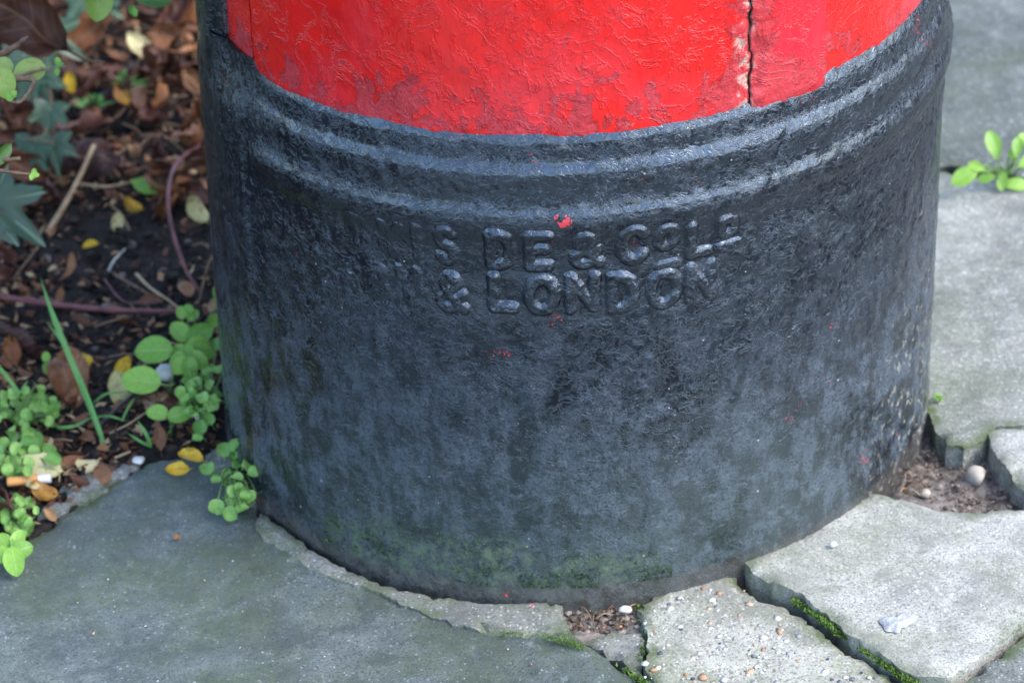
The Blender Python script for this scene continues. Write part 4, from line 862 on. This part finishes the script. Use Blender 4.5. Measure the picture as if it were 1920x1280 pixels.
def moss_line(mb, pts, n, wpx, h, s=.0016):
    C = catmull([np.array([p[0], p[1], 0]) for p in pts], 8)
    for i in range(n):
        c = C[RS.randint(len(C))]; tj = RS.uniform(-4, 4); c = c+np.array([tj, tj*.6, 0])
        if fbm(c[0]*.03, c[1]*.03, 2, 7, 3) < RS.uniform(-.5, .35): continue
        p = G(c[0]+RS.normal(0, wpx), c[1]+RS.normal(0, wpx*.5), h+RS.uniform(0, .003)); r = s*RS.uniform(.5, 1.3)
        a, t = RS.uniform(0, 6.28), RS.uniform(.2, 1.2); dx = np.array([math.cos(a)*math.cos(t), math.sin(a)*math.cos(t), math.sin(t)]); sx = np.array([-math.sin(a), math.cos(a), 0])
        mb.add([p-sx*r*.4, p+dx*r*1.2-sx*r*.35, p+dx*r*2, p+dx*r*1.2+sx*r*.35, p+sx*r*.4], [[0, 1, 2, 3, 4]], RS.uniform(0, 1))
M_moss = mat_stuff('moss_green', [(0, (.025, .055, .012)), (.5, (.07, .14, .02)), (1, (.15, .26, .045))], .7, 200, .2)
mb = MB()
moss_line(mb, [(1470, 1112), (1540, 1162), (1590, 1200), (1680, 1262), (1720, 1286)], 3400, 4, .000)
moss_line(mb, [(1790, 1274), (1850, 1232), (1920, 1170)], 350, 3, -.006)
moss_line(mb, [(1112, 1218), (1160, 1250), (1215, 1285)], 900, 4, -.004)
moss_line(mb, [(1200, 1140), (1213, 1185), (1206, 1240)], 260, 4, -.008)
ms = obj('moss', mb.me('moss', False), M_moss); ms['kind'] = 'stuff'; tag(ms, 'green moss growing along the joints of the broken slabs', 'moss')
mb = MB()
for i in range(3200):                                 # cushions of moss on the lowest hand-breadth of the base
    px = RS.uniform(610, 1260); t = (px-610)/650; zt = .012+RS.rand()**1.6*(.055-.03*t)*(1 if RS.rand() < .5 else .45)
    if fbm(px*.02, zt*60, 1, 5, 3) < -.05: continue
    th = CYL(px, 1000)[0]; rr = float(plinth_r(np.array(th), np.array(zt))); p = cylpt(np.array(th), np.array(zt), np.array(rr)); o_ = np.array([math.sin(th), -math.cos(th), 0]); r = RS.uniform(.0005, .0016)*RS.uniform(.6, 1)
    a_ = RS.uniform(0, 6.28); sx = np.array([math.cos(th)*math.cos(a_), math.sin(th)*math.cos(a_), math.sin(a_)]); dx = o_*.8+np.array([0, 0, .6])+RS.normal(0, .3, 3)
    mb.add([p-sx*r*.5, p+dx*r*.9-sx*r*.4, p+dx*r*1.5, p+dx*r*.9+sx*r*.4, p+sx*r*.5], [[0, 1, 2, 3, 4]], RS.uniform(0, 1))
moss_line(mb, [(940, 1185), (1010, 1192), (1060, 1202), (1090, 1212)], 700, 6, .001, .0009)
ms = obj('moss', mb.me('moss', False), M_moss); ms['kind'] = 'stuff'; tag(ms, 'thin green moss at the foot of the black base', 'moss')
# the broken-out corner: dirt, grit and roots
pg = [(1745, 775), (1760, 830), (1800, 845), (1850, 825), (1870, 860), (1935, 935), (1935, 975), (1830, 975), (1690, 955), (1660, 930), (1720, 860)]
W = np.array([G(*p)[:2] for p in pg]); lo, hi = W.min(0)-.02, W.max(0)+.02
gx, gy = np.meshgrid(np.arange(lo[0], hi[0], .0035), np.arange(lo[1], hi[1], .0035)); gz = z0(gx)-.016+.003*fbm(gx*40, gy*40, 1, 5, 4)+.0015*fbm(gx*160, gy*160, 1, 7, 2)
dp = obj('dirt_patch', mesh('dirt_patch', np.stack([gx, gy, gz], -1).reshape(-1, 3), grid_faces(*gx.shape)), M_pit); dp['kind'] = 'structure'
mb = MB()
for i in range(900):
    p = G(RS.uniform(1690, 1925), RS.uniform(820, 965), -.0152); stone(mb, p, abs(RS.normal(0, .0008))+.0004, RS.uniform(0, .9), .6)
for i in range(140):
    p = G(RS.uniform(1060, 1200), RS.uniform(1130, 1190), -.010); stone(mb, p, abs(RS.normal(0, .0014))+.0006, RS.uniform(0, 1), .7)
g = obj('grit', mb.me('grit', False), mat_stuff('grit_stone', [(0, (.04, .03, .025)), (.5, (.13, .10, .08)), (.85, (.28, .25, .22)), (1, (.4, .2, .12))], .85)); g['kind'] = 'stuff'
tag(g, 'loose grit and dirt in the broken gaps of the paving', 'grit')
gx, gy = np.meshgrid(np.arange(G(1040, 1150)[0], G(1215, 1150)[0], .0035), np.arange(G(1100, 1215)[1], G(1100, 1120)[1], .0035)); gz = z0(gx)-.011+.0025*fbm(gx*40, gy*40, 1, 15, 4)
dp = obj('dirt_patch', mesh('dirt_patch', np.stack([gx, gy, gz], -1).reshape(-1, 3), grid_faces(*gx.shape)), M_pit); dp['kind'] = 'structure'
mb = MB()
for i in range(40):
    px, py = [(RS.uniform(1690, 1740), RS.uniform(870, 940)), (RS.uniform(1060, 1180), RS.uniform(1140, 1185))][i % 2]
    p = G(px, py, -.010); a = RS.uniform(0, 6.28); L = RS.uniform(.005, .016); q = np.array([math.cos(a), math.sin(a), RS.uniform(-.1, .5)])*L; v, f = tube([p, p+q*.5+(0, 0, .003), p+q], .0007, .0004, 5, 3); mb.add(v, f, RS.uniform(0, 1))
g = obj('rootlets', mb.me('rootlets'), mat_stuff('rootlet', [(0, (.06, .035, .025)), (.6, (.2, .13, .08)), (1, (.36, .28, .18))], .7)); g['kind'] = 'stuff'; tag(g, 'dry rootlets and straw in the broken gaps of the paving', 'rootlets')
# old mortar along the edge of the bed
slab('mortar_edge', [(70, 960), (110, 912), (170, 884), (235, 860), (268, 866), (205, 903), (150, 938), (98, 975)], M_mort, .004, thick=.03, jit=.006, step=.004, bev=.012, drop=.007, seed=12, parent=bed)
slab('mortar_edge', [(385, 868), (400, 842), (425, 836), (455, 870), (480, 905), (490, 935), (470, 945), (430, 900)], M_mort, .001, thick=.03, jit=.004, step=.004, bev=.008, drop=.004, seed=13, parent=bed)
# flakes of red paint shed onto the paving
mb = MB()
for (px, py, n_, s, h) in [(1128, 1108, 5, 6, .003), (486, 938, 3, 3, .004), (1890, 892, 2, 10, -.012), (1150, 1165, 2, 20, -.008), (720, 1085, 2, 30, .003), (960, 1120, 2, 40, .004)]:
    for i in range(n_):
        p = G(px+RS.normal(0, s), py+RS.normal(0, s*.5), h); r = RS.uniform(.0004, .0017); a = RS.uniform(0, 6.28); k = [(p[0]+r*math.cos(a+t)*RS.uniform(.4, 1.6), p[1]+r*math.sin(a+t)*RS.uniform(.3, .9), p[2]+RS.uniform(0, .0012)) for t in (0, 1.3, 2.6, 3.9, 5.1)]
        mb.add(k+[(q[0], q[1], q[2]-.0005) for q in k], [[0, 1, 2, 3, 4], [9, 8, 7, 6, 5]]+[[i_, i_+5, (i_+1) % 5+5, (i_+1) % 5] for i_ in range(5)], .5)
g = obj('paint_flakes', mb.me('paint_flakes', False), mat_two('red_flake', (.6, .02, .025), (.66, .05, .06), 100)); g['kind'] = 'stuff'; tag(g, 'tiny flakes of red paint scattered on the paving', 'paint flakes')
# specks of grit lying on the dark slab
mb = MB()
for i in range(70):
    px, py = RS.uniform(120, 1000), RS.uniform(960, 1275)
    if py < 1010+abs(px-350)*.25: continue
    stone(mb, G(px, py, .0), abs(RS.normal(0, .0005))+.00025, RS.uniform(.0, .5), .5)
g = obj('slab_grit', mb.me('slab_grit'), M_peb); g['kind'] = 'stuff'; tag(g, 'pale specks of grit lying on the large dark slab', 'grit')
